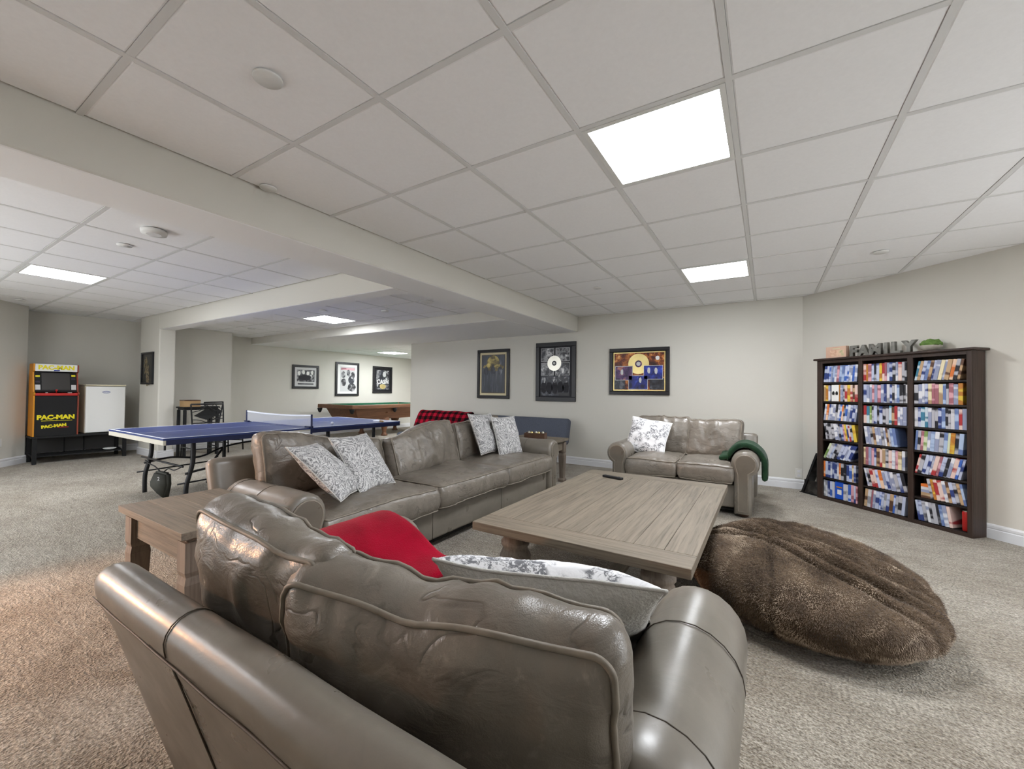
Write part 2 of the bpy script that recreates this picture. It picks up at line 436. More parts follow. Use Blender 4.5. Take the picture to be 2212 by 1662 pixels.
tiled('ceiling', -2.56, 2.60, -1.6, 6.10, GX, GY, CZ, LR, keep=lambda a, b, c, d: a+c < AX+AY-.02 and d > -1.6)
tiled('ceiling_games', -10.2, -2.96, -1.6, 2.65, -6.105, .88, CZ, LL, keep=lambda a, b, c, d: d > -1.7 and not (b < -9.9))
tiled('ceiling_recess', -9.0, -2.96, 2.86, 4.58, -6.145, 3.66, RZ, LG)
struct(box('ceiling_alcove', (-10.2, 2.65, CZ), (-9.0, 3.2, CZ+.05), 'tile'))
struct(box('ceiling_recess_end', (-9.52, 3.9, RZ), (-9.0, 4.58, RZ+.05), 'tile'))
tiled('ceiling_pool', -9.52, -6.24, 6.22, 9.4, -8.665, 7.205, BZ+.012, [(-8.36, 7.51), (-7.14, 8.73), (-7.14, 7.51)], keep=lambda a, b, c, d: True)
struct(box('ceiling_void', (-10.4, -1.65, 2.405), (2.8, 9.6, 2.45), 'gridbar'))
def light_panel(x, y, z, label, mat='panel_glow', size=.584):
    t = thing('ceiling_light', label, 'ceiling light', (x, y, z), 0, 'square light panels in the tiled ceiling')
    h = size/2; bm = bmesh.new(); f = .022
    for lo, hi in (((-h, -h, -.002), (h, -h+f, .010)), ((-h, h-f, -.002), (h, h, .010)), ((-h, -h+f, -.002), (-h+f, h-f, .010)), ((h-f, -h+f, -.002), (h, h-f, .010))):
        bm_box(bm, lo, hi)
    from_bm('light_frame', bm, 'fixture_white', t)
    box('diffuser', (-h+f, -h+f, .002), (h-f, h-f, .008), mat, t)
light_panel(*LR[0], CZ, 'large glowing square ceiling panel nearest, above the coffee table')
light_panel(*LR[1], CZ, 'glowing square ceiling panel above the loveseat by the far wall')
light_panel(*LR[2], CZ, 'added unseen square ceiling panel to the right of the coffee table, past the bean bag')  # added out of view to light the seating from the right
light_panel(*LL[0], CZ, 'wide-looking glowing ceiling panel on the left beyond the beam')
light_panel(*LL[1], CZ, 'square ceiling panel at the near left, past the edge of the view')
light_panel(*LL[2], CZ, 'added unseen square ceiling panel at the near left beside the main beam')  # extra unseen panel, added to brighten the left floor
light_panel(*LG[0], RZ, 'glowing ceiling panel in the recessed bay over the table tennis table')
light_panel(-7.14, 7.51, BZ+.012, 'added unseen ceiling panel in the pool room hidden by the back wall')  # added out of sight to brighten the pool room walls
light_panel(-7.14, 8.73, BZ+.012, 'added unseen ceiling panel deep in the pool room behind the back wall')  # another unseen panel added for more light in the pool room
light_panel(-8.36, 7.51, BZ+.012, 'small glowing ceiling panel in the pool room')
def disc_fixture(x, y, z, r, h, label, name='sprinkler_cover', cat='sprinkler', group=None):
    t = thing(name, label, cat, (x, y, z), 0, group)
    lathe('cover_plate', [(r*.96, -h), (r, -h*.6), (r, -h*.2), (r*.8, .001)], 'fixture_white', t, 28)
    if h > .02: lathe('rim', [(r*.55, -h-.002), (r*.62, -h-.002), (r*.62, -h+.002), (r*.55, -h+.002)], 'gridbar' if h > .02 else 'fixture_white', t, 20)
tz = CZ-.0015
disc_fixture(-1.62, .82, tz, .052, .010, 'white round cover disc in the ceiling tile nearest the beam')
disc_fixture(-2.50, 1.28, tz, .045, .010, 'white round ceiling disc half hidden behind the main beam')
disc_fixture(-1.64, 4.46, tz, .045, .012, 'small white round cover disc on the tiles before the framed records')
disc_fixture(.80, 4.47, tz, .050, .012, 'small white round cover disc on the ceiling near the bookcase wall')
disc_fixture(-4.56, 1.19, tz, .050, .012, 'small white cover disc beside the round detector left of the beam')
disc_fixture(-8.75, 1.22, tz, .055, .012, 'small white cover disc on the ceiling close to the left wall')
disc_fixture(-3.93, 1.19, tz, .080, .035, 'round white smoke detector on the ceiling left of the beam', 'smoke_detector', 'smoke detector')
disc_fixture(-3.55, 3.72, RZ-.0015, .085, .008, 'flat round white ceiling speaker in the recessed bay near the beam', 'ceiling_speaker', 'speaker')
disc_fixture(-4.45, 3.85, RZ-.0015, .05, .02, 'small round white ceiling fitting in the recessed bay right of its panel', 'ceiling_fitting', 'ceiling fitting')
disc_fixture(-5.2, 3.42, RZ-.0015, .045, .012, 'small white cover disc above the recessed bay panel')
disc_fixture(-8.0, 3.85, RZ-.0015, .06, .012, 'faint white cover disc at the left end of the recessed bay')
# warm reading lamp standing behind the camera on the left, its metal shade aimed at the carpet
def floor_lamp(x, y, target, label):
    t = thing('floor_lamp', label, 'lamp', (x, y, 0))
    lathe('base', [(.15, 0), (.15, .012), (.04, .03), (.012, .04)], 'black_metal', t, 28)
    lathe('pole', [(.011, .03), (.011, 1.22)], 'black_metal', t, 12)
    h = Vector((0, 0, 1.18)); d = (Vector(target)-Vector((x, y, 1.18))).normalized(); q = d.to_track_quat('-Z', 'Y')
    V = []; F = []; n = 28
    for r, z in ((.03, .06), (.06, .04), (.115, -.12)):
        for k in range(n): V.append(h+q @ Vector((r*math.cos(2*PI*k/n), r*math.sin(2*PI*k/n), z)))
    for i in range(2):
        for k in range(n): F.append((i*n+k, i*n+(k+1) % n, (i+1)*n+(k+1) % n, (i+1)*n+k))
    F.append(tuple(range(n))); mesh('shade', V, F, 'black_metal', t, True)
    ld = bpy.data.lights.new('bulb_light', 'SPOT'); ld.energy = WARM; ld.color = (1, .50, .24); ld.shadow_soft_size = .05; ld.spot_size = 1.75; ld.spot_blend = .55
    lo = bpy.data.objects.new('bulb_light', ld); link(lo, t); lo.location = h+d*.05; lo.rotation_euler = q.to_euler()
floor_lamp(-3.7, -.75, (-2.5, .32, .0), 'black reading lamp with a warm bulb behind the foreground loveseat')
def outlet(loc, rotz, label):
    t = thing('wall_outlet', label, 'outlet', loc, rotz)
    box('plate', (-.035, -.008, -.058), (.035, 0, .058), 'outlet', t, .003)
    for dz in (-.026, .026): box('socket', (-.015, -.0095, dz-.014), (.015, -.007, dz+.014), 'trim_white', t, .002)
outlet((-9.105+.0004, 1.1165+.0004, .345), 2.407, 'white duplex wall outlet low on the left wall')
outlet((.33, AY, .19), 0, 'small white wall outlet above the baseboard left of the bookcase')
#@@FURNITURE
# ------------------------------------------------------------------ soft shapes
def rounded(hx, hy, hz, r, nx, ny, nz):
    """rounded box surface -> verts, faces, unit outward dirs"""
    def axis(n, h):
        return [-h+2*h*i/n for i in range(n+1)]
    A = (axis(nx, hx), axis(ny, hy), axis(nz, hz)); H = (hx, hy, hz); idx = {}; V = []; N = []; F = []
    def vert(p):
        k = tuple(round(q, 5) for q in p)
        if k not in idx:
            inner = Vector([max(-H[i]+r, min(H[i]-r, p[i])) for i in range(3)]); d = Vector(p)-inner
            d = d.normalized() if d.length > 1e-9 else Vector((0, 0, 1))
            idx[k] = len(V); V.append(inner+d*r); N.append(d)
        return idx[k]
    for ax in range(3):
        u, v = (ax+1) % 3, (ax+2) % 3
        for sgn in (-1, 1):
            for i in range(len(A[u])-1):
                for j in range(len(A[v])-1):
                    q = []
                    for a, b in ((i, j), (i+1, j), (i+1, j+1), (i, j+1)):
                        p = [0, 0, 0]; p[ax] = sgn*H[ax]; p[u] = A[u][a]; p[v] = A[v][b]; q.append(vert(p))
                    F.append(tuple(q if sgn > 0 else reversed(q)))
    return V, F, N
def rr_path(ha, hb, r, n=7, sub=10):
    """rounded-rectangle outline in 2-D"""
    P = []
    for cx, cy, a0 in ((ha-r, hb-r, 0), (-ha+r, hb-r, 90), (-ha+r, -hb+r, 180), (ha-r, -hb+r, 270)):
        for k in range(n+1):
            a = math.radians(a0+90*k/n); P.append((cx+r*math.cos(a), cy+r*math.sin(a)))
    out = []
    for i in range(len(P)):
        a, b = Vector(P[i]), Vector(P[(i+1) % len(P)]); L = (b-a).length; m = max(1, int(L/.03))
        for k in range(m): out.append(tuple(a+(b-a)*k/m))
    return out
def box_cushion(name, size, M, parent, mat='leather', puff=.03, seed=0, rough=.012, r=.04, axis=1, pipe='piping', res=.020, bulge=.012, pr=.0055, dent=None, fold=1.0, slope=0):
    """boxed cushion with welted edges; axis = thin direction, whose two faces puff out"""
    hx, hy, hz = [q/2 for q in size]; H = (hx, hy, hz); a, b = [i for i in range(3) if i != axis]
    n = [max(4, int(q/res)) for q in size]
    V, F, N = rounded(hx, hy, hz, r, *n)
    def deform(p, d):
        p = Vector(p); u = p[a]/H[a]; v = p[b]/H[b]; w = p[axis]/H[axis]
        dome = max(0, 1-u*u)*max(0, 1-v*v); q = p.copy()
        q[axis] += w*puff*dome**.6
        band = max(0, 1-w*w)
        q[b] += slope*u*(v+1)/2
        if dent and v > 0: q[b] -= dent[1]*v*v*math.exp(-((u-dent[0])/.22)**2)
        q[a] += math.copysign(bulge*band, u)*min(1, abs(u))**3; q[b] += math.copysign(bulge*band, v)*min(1, abs(v))**3
        s = Vector((seed*3.1, seed*1.7, seed*.9))
        big = noise.noise(p*3.2+s)*rough*1.7
        fl = (1-abs(noise.noise(Vector((p[0]*7, p[1]*7, p[2]*7))+s*2)))**4-.3
        fl += .9*fold*((1-abs(noise.noise(Vector((p[0]*9, p[1]*4, p[2]*3.2))+s*3)))**5-.25)
        tiny = noise.noise(p*22+s)*.35
        ed = min(H[a]-abs(p[a]), H[b]-abs(p[b])); al = p[b] if H[a]-abs(p[a]) < H[b]-abs(p[b]) else p[a]
        pk = noise.noise(Vector((al*26, seed, w*2)))*math.exp(-max(0, ed-.01)/.05)*min(1, max(0, ed)/.015+.25)*(1 if abs(w) > .6 else .8)
        return q+Vector(d)*(pk*rough*.55+big+rough*.75*fl*(.35+.65*dome)+rough*.5*tiny*(.3+.7*dome))
    o = mesh(name, [M @ deform(p, d) for p, d in zip(V, N)], F, mat, parent, True)
    c45 = math.cos(PI/4)*r
    for sg in (-1, 1):
        path = []
        for pa, pb in rr_path(H[a]-r+c45, H[b]-r+c45, max(.004, c45)):
            p = [0, 0, 0]; p[a] = pa; p[b] = pb; p[axis] = sg*(H[axis]-r+c45)
            inner = Vector([max(-H[i]+r, min(H[i]-r, p[i])) for i in range(3)]); d = (Vector(p)-inner).normalized()
            path.append(M @ (deform(p, d)+d*pr*.35))
        tube('piping', path, pr, pipe, o, True, 6)
    return o
def pillow(name, w, h, t, M, parent, mat, seed=0, back=None, pipe=None, wr=.010, n=34, pinch=.07):
    V = []; F = []; idx = {}
    def pt(i, j, sg):
        edge = i in (0, n) or j in (0, n); k = (i, j, 0 if edge else sg)
        if k not in idx:
            u = -1+2*i/n; v = -1+2*j/n
            u = math.sin(u*PI/2)*.35+u*.65; v = math.sin(v*PI/2)*.35+v*.65
            x = w/2*u*(1-pinch*(1-v*v)); y = h/2*v*(1-pinch*(1-u*u))
            z = 0 if edge else sg*t/2*((1-u*u)*(1-v*v))**.42
            s = Vector((seed*2.3, seed*.7, sg*5.1)); f = (1-u**4)*(1-v**4)
            if not edge:
                z += sg*f*(noise.noise(Vector((x*9, y*9, 0))+s)*wr+((1-abs(noise.noise(Vector((x*14, y*14, 1))+s)))**3-.4)*wr*.7)
            x += noise.noise(Vector((y*6, 0, seed)))*wr*.8; y += noise.noise(Vector((x*6, 3, seed)))*wr*.8
            z += noise.noise(Vector((x*5, y*5, seed+9)))*wr*.9
            idx[k] = len(V); V.append(M @ Vector((x, y, z)))
        return idx[k]
    FB = []
    for sg in (1, -1):
        for i in range(n):
            for j in range(n):
                q = [pt(i, j, sg), pt(i+1, j, sg), pt(i+1, j+1, sg), pt(i, j+1, sg)]
                if sg < 0: q.reverse()
                (F if sg > 0 else FB).append(tuple(q))
    edge = [pt(i, 0, 1) for i in range(n)]+[pt(n, j, 1) for j in range(n)]+[pt(n-i, n, 1) for i in range(n)]+[pt(0, n-j, 1) for j in range(n)]
    E_ = [V[k] for k in edge]
    if back:
        o = mesh(name, V, F, mat, parent, True); mesh('back_cover', V, FB, back, parent, True)
    else: o = mesh(name, V, F+FB, mat, parent, True)
    if pipe: tube('piping', E_, .004, pipe, parent, True, 6)
    return o
def drape(name, rows, mat, th=.014, wr=.008, seed=0, uv=False, parent=None):
    """rows: list of polylines (same length) in world space -> thick cloth"""
    m = len(rows[0]); V = []; UV = []; F = []
    for i, row in enumerate(rows):
        for j, p in enumerate(row):
            p = Vector(p); e = Vector((noise.noise(p*9+Vector((seed, 0, 0))), noise.noise(p*9+Vector((0, seed, 4))), noise.noise(p*8+Vector((2, 7, seed)))))
            V.append(p+e*wr); UV.append((i/(len(rows)-1), j/(m-1)))
    for i in range(len(rows)-1):
        for j in range(m-1): F.append((i*m+j, i*m+j+1, (i+1)*m+j+1, (i+1)*m+j))
    o = mesh(name, V, F, mat, parent, True, UV if uv else None)
    md = o.modifiers.new('thickness', 'SOLIDIFY'); md.thickness = th; md.offset = 0
    sb = o.modifiers.new('soft', 'SUBSURF'); sb.levels = 1; sb.render_levels = 1
    return o
def frame_at(c, x, y):
    """matrix with columns x, y, x cross y at c"""
    x = Vector(x).normalized(); y = Vector(y); y = (y-x*y.dot(x)).normalized(); z = x.cross(y)
    return Matrix(((x.x, y.x, z.x, c[0]), (x.y, y.y, z.y, c[1]), (x.z, y.z, z.z, c[2]), (0, 0, 0, 1)))
leather('leather_panel', '#635c52', '#70685d', '#857d71', .3)
# ------------------------------------------------------------------ rolled-arm leather sofas
ARMC, ARMZ, ARMR = .010, .500, .118
def arm_profile():
    P = [(-.082, .035), (-.082, .25), (-.084, .40)]
    for k in range(0, 17):
        a = math.radians(192-k*(192+62)/16); P.append((ARMC+ARMR*math.cos(a), ARMZ+ARMR*math.sin(a)))
    P += [(.066, .36), (.066, .2), (.066, .035)]
    return P
def sofa(name, label, W_, D, loc, rotz, nseat, back_specs, seat_puff=.035, back_seams=(), arm_seams=(.30, .62), group=None, bt=.125, res=.020, bpuff=.055, dents=None, slopes=None):
    t = thing(name, label, 'sofa', loc, rotz, group)
    hw = W_/2; ax = hw-ARMC-ARMR; inner = ax-.082
    # base rail
    box('base', (-inner-.01, .27, .075), (inner+.01, D-.055, .30), 'leather_smooth', t, .022, seg=3, smooth=True)
    for q in range(1, nseat): tube('seam', [(-inner+2*inner*q/nseat, D-.0545, .085), (-inner+2*inner*q/nseat, D-.0545, .29)], .0022, 'seam', t, n=5)
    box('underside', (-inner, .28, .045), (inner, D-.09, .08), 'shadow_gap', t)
    # arms
    prof = arm_profile()
    for sd in (-1, 1):
        am = lambda a, b, y, sd=sd: (sd*(ax+a), y, b)
        ts = [(.30, .03), (.31, .010), (.33, 0)]+[(.33+(D-.37)*k/10, 0) for k in range(1, 10)]+[(D-.04, 0), (D-.022, .003), (D-.008, .012), (D-.002, .026), (D, .04)]
        def warp(p):
            q = Vector(p); return q+Vector((0, 0, noise.noise(q*6)*.004))+Vector((noise.noise(q*7+Vector((3, 1, 2)))*.003, 0, 0))
        arm = extrude('arm', prof, ts, am, 'leather_smooth', t, warp=warp)
        pp = off_poly(prof, .034)
        extrude('arm_front_panel', pp, [(D-.004, 0), (D+.004, 0), (D+.006, .006)], am, 'leather_panel', arm, smooth=False)
        tube('piping', [am(a, b, D+.002) for a, b in pp], .006, 'piping', arm, True, 6)
        for s_ in arm_seams:
            tube('seam', [am(a, b, .12+(D-.12)*s_) for a, b in off_poly(prof, -.0012)[2:-2]], .0015, 'seam', arm, n=5)
    # back frame with rolled top rail
    bp = [(.20, .06), (.13, .30), (.055, .55), (.022, .65)]
    for k in range(0, 11):
        a = math.radians(195-k*(195-5)/10); bp.append((.062+.044*math.cos(a), .675+.044*math.sin(a)))
    bp += [(.125, .60), (.22, .34), (.28, .06)]
    L = hw-.032
    ts = [(-L, .026), (-L+.006, .016), (-L+.018, .007), (-L+.04, .001)]+[(-L+.06+(2*L-.12)*k/16, 0) for k in range(17)]+[(L-.04, .001), (L-.018, .007), (L-.006, .016), (L, .026)]
    bk = extrude('back_frame', bp, ts, lambda a, b, x: (x, a, b), 'leather_smooth', t, warp=lambda p: Vector(p)+Vector((0, noise.noise(Vector(p)*5)*.004, noise.noise(Vector(p)*4+Vector((9, 0, 0)))*.004)))
    tube('piping', [(x*L/1.02, .0225+noise.noise(Vector((x*L, 0, .6))*5)*.004, .640) for x in [-1+2*k/30 for k in range(31)]], .0026, 'seam', bk, n=6)
    for x in back_seams:
        tube('seam', [(x, .0245, .64), (x, .053, .55), (x+.004, .128, .30), (x+.01, .182, .12)], .0018, 'seam', bk, n=5)
        tube('seam', [(x-.01, a-.001, b) for a, b in off_poly(bp, -.0012)[3:16]], .0014, 'seam', bk, n=5)
    # cushions
    cw = 2*inner/nseat; sd_ = D-.20
    for k in range(nseat):
        cx = -inner+cw*(k+.5)
        box_cushion('seat_cushion', (cw-.008, sd_, .165), Matrix.Translation((cx, .205+sd_/2+.012, .385)), t, seed=k+W_*3, puff=seat_puff, axis=2, rough=.011)
    for k, (cx, w, h, tilt, yaw, y, dz, rl) in enumerate(back_specs):
        M = Matrix.Translation((cx, y, .452+dz)) @ Euler((math.radians(tilt), math.radians(rl), math.radians(yaw))).to_matrix().to_4x4() @ Matrix.Translation((0, 0, h/2))
        box_cushion('back_cushion', (w, bt, h), M, t, dent=dents[k] if dents else None, slope=slopes[k] if slopes else 0, seed=k*2.3+W_, puff=bpuff, axis=1, rough=.019 if res > .015 else .015, res=res, fold=1.3 if res > .015 else .25)
    for sx in (-1, 1):
        for y in (.2, D-.10):
            lathe('foot', [(.028, 0), (.045, .012), (.048, .03), (.036, .048)], 'walnut', t, 18, (sx*(ax-.005), y, 0))
    return t
sofa('leather_loveseat', 'taupe leather loveseat seen from behind in the foreground', 1.40, .98, (-.74, .30, 0), 0, 2,
     [(-.24, .50, .405, 9, 0, .275, .0, 3), (.255, .60, .35, 8, 11, .295, .0, 0)], back_seams=(-.20,), arm_seams=(.34, .72), bt=.105, res=.013, bpuff=.045, dents=[(.55, .012), (-.12, .018)])
sofa('leather_loveseat', 'taupe leather loveseat against the far wall with a green blanket', 1.43, .97, (-.765, 5.31, 0), PI, 2,
     [(-.265, .55, .41, 13, 0, .33, .0, 0), (.265, .55, .41, 13, 0, .33, .0, 0)], arm_seams=())
sofa('leather_sofa', 'long three-seat taupe leather sofa in front of the table tennis table', 3.10, .97, (-2.95, 2.67, 0), -PI/2, 3,
     [(.87, .92, .365, 11, 0, .33, .0, 0), (-.02, .84, .375, 18, 5, .42, .0, 0), (-.90, .80, .395, 12, 0, .34, .0, 0)], arm_seams=(.30, .62), slopes=[.06, -.055, -.025])
# ------------------------------------------------------------------ coffee table
def turned_leg(name, x, y, h, parent, k=1.0, z0=0):
    prof = [(.085, 0), (.085, .022), (.070, .030), (.078, .045), (.080, .06), (.062, .075), (.058, .10), (.066, .16), (.078, .21), (.080, .235), (.066, .262), (.060, .275), (.072, .285), (.072, .30), (.060, .305), (.060, h-z0)]
    prof = [(r*k, z*(h-z0)/.36 if i < len(prof)-1 else z) for i, (r, z) in enumerate(prof)]
    return lathe(name, prof, 'oak_z', parent, 20, (x, y, z0))
def coffee_table():
    x0, x1, y0, y1, zt = -1.30, -.245, 1.72, 3.44, .475
    cx, cy = (x0+x1)/2, (y0+y1)/2; hx, hy = (x1-x0)/2, (y1-y0)/2
    t = thing('coffee_table', 'large rectangular weathered oak coffee table between the sofas', 'table', (cx, cy, 0))
    th = .045; eb = .15; sb = .10; g = .0006
    top = box('tabletop', (-hx+.006, -hy+.006, zt-th), (hx-.006, hy-.006, zt-.012), 'oak_y', t, .003)
    for y in ((-hy, -hy+eb), (hy-eb, hy)): box('plank', (-hx, y[0], zt-th+.002), (hx, y[1]-g, zt), 'oak_x', top, .003)
    n = 8; w = 2*hx/n
    for k in range(n): box('plank', (-hx+w*k+g, -hy+eb+g, zt-th+.002), (-hx+w*(k+1)-g, hy-eb-g, zt), 'oak_y', top, .0015)
    ai = .19
    for sx in (-1, 1):
        box('apron', (sx*(hx-ai)-.013, -hy+ai, zt-th-.06), (sx*(hx-ai)+.013, hy-ai, zt-th), 'oak_y', t, .003)
    for sy in (-1, 1):
        box('apron', (-hx+ai, sy*(hy-ai)-.013, zt-th-.06), (hx-ai, sy*(hy-ai)+.013, zt-th), 'oak_x', t, .003)
    for sx in (-1, 1):
        for sy in (-1, 1): turned_leg('leg', sx*(hx-.16), sy*(hy-.17), zt-th, t, 1.05)
    box('stretcher', (-.04, -hy+.25, .05), (.04, hy-.25, .09), 'oak_y', t, .004)
    for sy in (-1, 1): box('stretcher', (-hx+.16, sy*(hy-.17)-.035, .045), (hx-.16, sy*(hy-.17)+.035, .085), 'oak_x', t, .004)
    return zt
ZT = coffee_table()
t = thing('remote_control', 'black remote control near the far edge of the coffee table', 'remote', (-1.03, 3.18, ZT+.0005), -.28)
box('casing', (-.085, -.02, 0), (.085, .02, .017), 'black_matte', t, .005)
box('keypad', (-.06, -.013, .017), (.055, .013, .0185), 'screen', t, .001)
# ------------------------------------------------------------------ end tables
def end_table(x0, x1, y0, y1, zt, label):
    cx, cy = (x0+x1)/2, (y0+y1)/2; hx, hy = (x1-x0)/2, (y1-y0)/2
    t = thing('end_table', label, 'table', (cx, cy, 0), 0, 'weathered oak end tables')
    top = box('tabletop', (-hx+.004, -hy+.004, zt-.034), (hx-.004, hy-.004, zt-.008), 'oak_x', t, .006)
    n = 4; w = 2*hy/n
    for k in range(n): box('plank', (-hx, -hy+w*k+.0006, zt-.03), (hx, -hy+w*(k+1)-.0006, zt), 'oak_x', top, .002)
    box('moulding', (-hx+.03, -hy+.03, zt-.052), (hx-.03, hy-.03, zt-.034), 'oak_x', t, .005)
    i = .055
    for sx in (-1, 1): box('apron', (sx*(hx-i)-.012, -hy+i, zt-.15), (sx*(hx-i)+.012, hy-i, zt-.05), 'oak_y', t, .003)
    for sy in (-1, 1): box('apron', (-hx+i, sy*(hy-i)-.012, zt-.15), (hx-i, sy*(hy-i)+.012, zt-.05), 'oak_x', t, .003)
    for sx in (-1, 1):
        for sy in (-1, 1):
            a = .036; px, py = sx*(hx-.06), sy*(hy-.06)
            prof = [(a*1.1, 0), (a*1.15, .03), (a*.75, .05), (a*.8, .10), (a*1.05, zt-.22), (a*.9, zt-.19), (a*1.05, zt-.17), (a*1.05, zt-.05)]
            V = []; F = []
            for r, z in prof:
                for q in ((-1, -1), (1, -1), (1, 1), (-1, 1)): V.append((px+q[0]*r, py+q[1]*r, z))
            for k in range(len(prof)-1):
                for q in range(4): F.append((k*4+q, k*4+(q+1) % 4, k*4+4+(q+1) % 4, k*4+4+q))
            F += [(3, 2, 1, 0), tuple(len(V)-4+q for q in range(4))]
            mesh('leg', V, F, 'oak_z', t)
    return t
end_table(-2.64, -1.93, .69, 1.12, .585, 'weathered oak end table at the near arm of the long sofa')
end_table(-2.85, -2.17, 4.28, 4.90, .555, 'weathered oak end table between the long sofa and the blue-grey futon')
t = thing('wooden_box', 'open dark wooden box of trinkets on the far end table', 'box', (-2.47, 4.56, .556), .25)
bm = bmesh.new()
for lo, hi in (((-.13, -.075, 0), (.13, .075, .008)), ((-.13, -.075, .008), (.13, -.065, .075)), ((-.13, .065, .008), (.13, .075, .075)), ((-.13, -.065, .008), (-.12, .065, .075)), ((.12, -.065, .008), (.13, .065, .075))): bm_box(bm, lo, hi)
from_bm('box_body', bm, 'walnut', t)
box('lining', (-.119, -.064, .009), (.119, .064, .03), 'cardboard', t)
for k in range(5):
    g = lathe('trinket', [(.006, 0), (.018, .006), (.02, .02), (.012, .035), (.002, .04)], 'gold' if k % 2 else 'silver', t, 10, (-.09+.045*k, .02*(-1)**k, .055))
# ------------------------------------------------------------------ bean bag with plush fur
def bean_bag():
    import array
    t = thing('bean_bag', 'slumped brown plush fur bean bag on the carpet by the coffee table', 'bean bag', (.165, 2.655, 0), math.radians(-17))
    n = 64; V, F, N = rounded(1, 1, 1, .999, n, n, n)
    P = []
    for p in V:
        d = p.normalized(); x, y, z = d
        # flattened super-ellipsoid slumping on the floor
        k = (abs(x)**2.3+abs(y)**2.3+abs(z)**2.1)**(-1/2.2)
        q = Vector((x*k*.535, y*k*.51, z*k*.225+.19))
        s = (q.x+.60)/1.2
        q.z *= 1.12-.30*s                       # taller at the table end
        if q.z > .2: q.y += .05*(q.z-.2)/.2      # back leans away
        if q.z < .10: q.x *= 1+.03*(.1-q.z)/.1; q.y *= 1+.03*(.1-q.z)/.1
        top = max(0, min(1, (q.z-.10)/.12))
        w = q.y+.07*math.sin(q.x*5.0)+noise.noise(Vector((q.x*3, q.y*3, 1)))*.06
        g = 0
        for c, a, wd in ((-.19, .06, .02), (-.09, .10, .026), (.02, .12, .03), (.13, .13, .034), (.26, .10, .035)): g += a*math.exp(-((w-c)/wd)**2)*max(0, 1-((q.x+.02)/.55)**2)**.5
        q -= d*g*top
        g2 = noise.noise(q*5+Vector((4, 2, 7)))*.022+noise.noise(q*13)*.008
        dn = .08*math.exp(-(((q.x-.36)/.10)**2+((q.y+.02)/.045)**2))
        seam = .022*math.exp(-((q.x+.10+.35*(q.y+.2))/.012)**2)*(1 if q.y < .05 else 0)
        q += d*(g2-dn*top-seam)
        q.z = max(q.z, .004)
        P.append(q)
    o = mesh('cover', P, F, 'fur_base', t, True)
    # short plush pile
    rnd = random.Random(3); me = o.data; me.calc_loop_triangles()
    tri = [(tr.vertices[:], tr.area) for tr in me.loop_triangles]; tot = sum(a for _, a in tri)
    vn = [v.normal.copy() for v in me.vertices]; co = [v.co.copy() for v in me.vertices]
    HV = []; HF = []; target = 110000
    for (a, b, c), ar in tri:
        cnt = target*ar/tot; cnt = int(cnt)+(rnd.random() < cnt-int(cnt))
        for _ in range(cnt):
            u, v = rnd.random(), rnd.random()
            if u+v > 1: u, v = 1-u, 1-v
            p = co[a]*(1-u-v)+co[b]*u+co[c]*v; nn = (vn[a]*(1-u-v)+vn[b]*u+vn[c]*v).normalized()
            fl = Vector((noise.noise(p*4), noise.noise(p*4+Vector((5, 5, 5))), noise.noise(p*4+Vector((9, 1, 3)))-.5))
            d = (nn*.9+fl*.9+Vector((rnd.uniform(-.35, .35), rnd.uniform(-.35, .35), rnd.uniform(-.35, .35)))).normalized()
            L = rnd.uniform(.006, .011); sd = d.cross(nn+Vector((.01, .02, .03))); sd = sd.normalized()*.0011 if sd.length > 1e-5 else Vector((.0011, 0, 0))
            tip = p+d*L
            if tip.z < .001: continue
            i = len(HV); HV += [p-sd, p+sd, tip]; HF.append((i, i+1, i+2))
    h = mesh('fur_pile', HV, HF, 'fur', t); h['kind'] = 'stuff'
bean_bag()
# ------------------------------------------------------------------ throw pillows and blankets
def cushion_thing(label, w, h, th, c, xdir, ydir, mat, seed, back=None, pipe=None, group=None, wr=.010, name='throw_pillow'):
    t = thing(name, label, 'pillow', c, 0, group)
    M = frame_at((0, 0, 0), xdir, ydir)
    pillow('cover', w, h, th, M, t, mat, seed, back, pipe, wr)
    return t
PG = 'grey paisley pillows on the long sofa'
def dirs(nrm, roll):
    n_ = Vector(nrm).normalized(); x = Vector((0, 0, 1)).cross(n_).normalized(); y = n_.cross(x)
    c, s = math.cos(math.radians(roll)), math.sin(math.radians(roll))
    return x*c+y*s, -x*s+y*c
cushion_thing('grey paisley pillow leaning at the near arm of the long sofa', .43, .43, .13, (-2.27, 1.545, .66), (-.59, .805, -.065), (-.606, -.388, .694), 'paisley', 1, pipe='linen', group=PG)
cushion_thing('grey paisley pillow second from the near sofa arm, upright', .43, .43, .13, (-2.36, 1.88, .655), (-.332, .943, -.02), (-.55, -.176, .816), 'paisley', 2, pipe='linen', group=PG)
cushion_thing('grey paisley pillow slung over the far back cushion of the long sofa', .43, .43, .12, (-2.46, 3.47, .715), (-.05, .99, -.03), (-.40, .03, .90), 'paisley', 3, pipe='linen', group=PG)
cushion_thing('grey paisley pillow standing beside the far arm of the long sofa', .40, .42, .12, (-2.33, 3.67, .68), (.08, .99, -.01), (-.30, .03, .95), 'paisley', 4, pipe='linen', group=PG)
cushion_thing('white and grey printed pillow leaning on the loveseat by the far wall', .44, .42, .14, (-1.13, 4.70, .665), *dirs((.05, -.88, .46), -9), 'toile', 5, pipe='white')
cushion_thing('white printed pillow with plain linen back on the foreground loveseat', .50, .42, .15, (-.455, .93, .635), *dirs((-.18, .60, .76), 0), 'toile', 6, back='linen', pipe='linen', wr=.014)
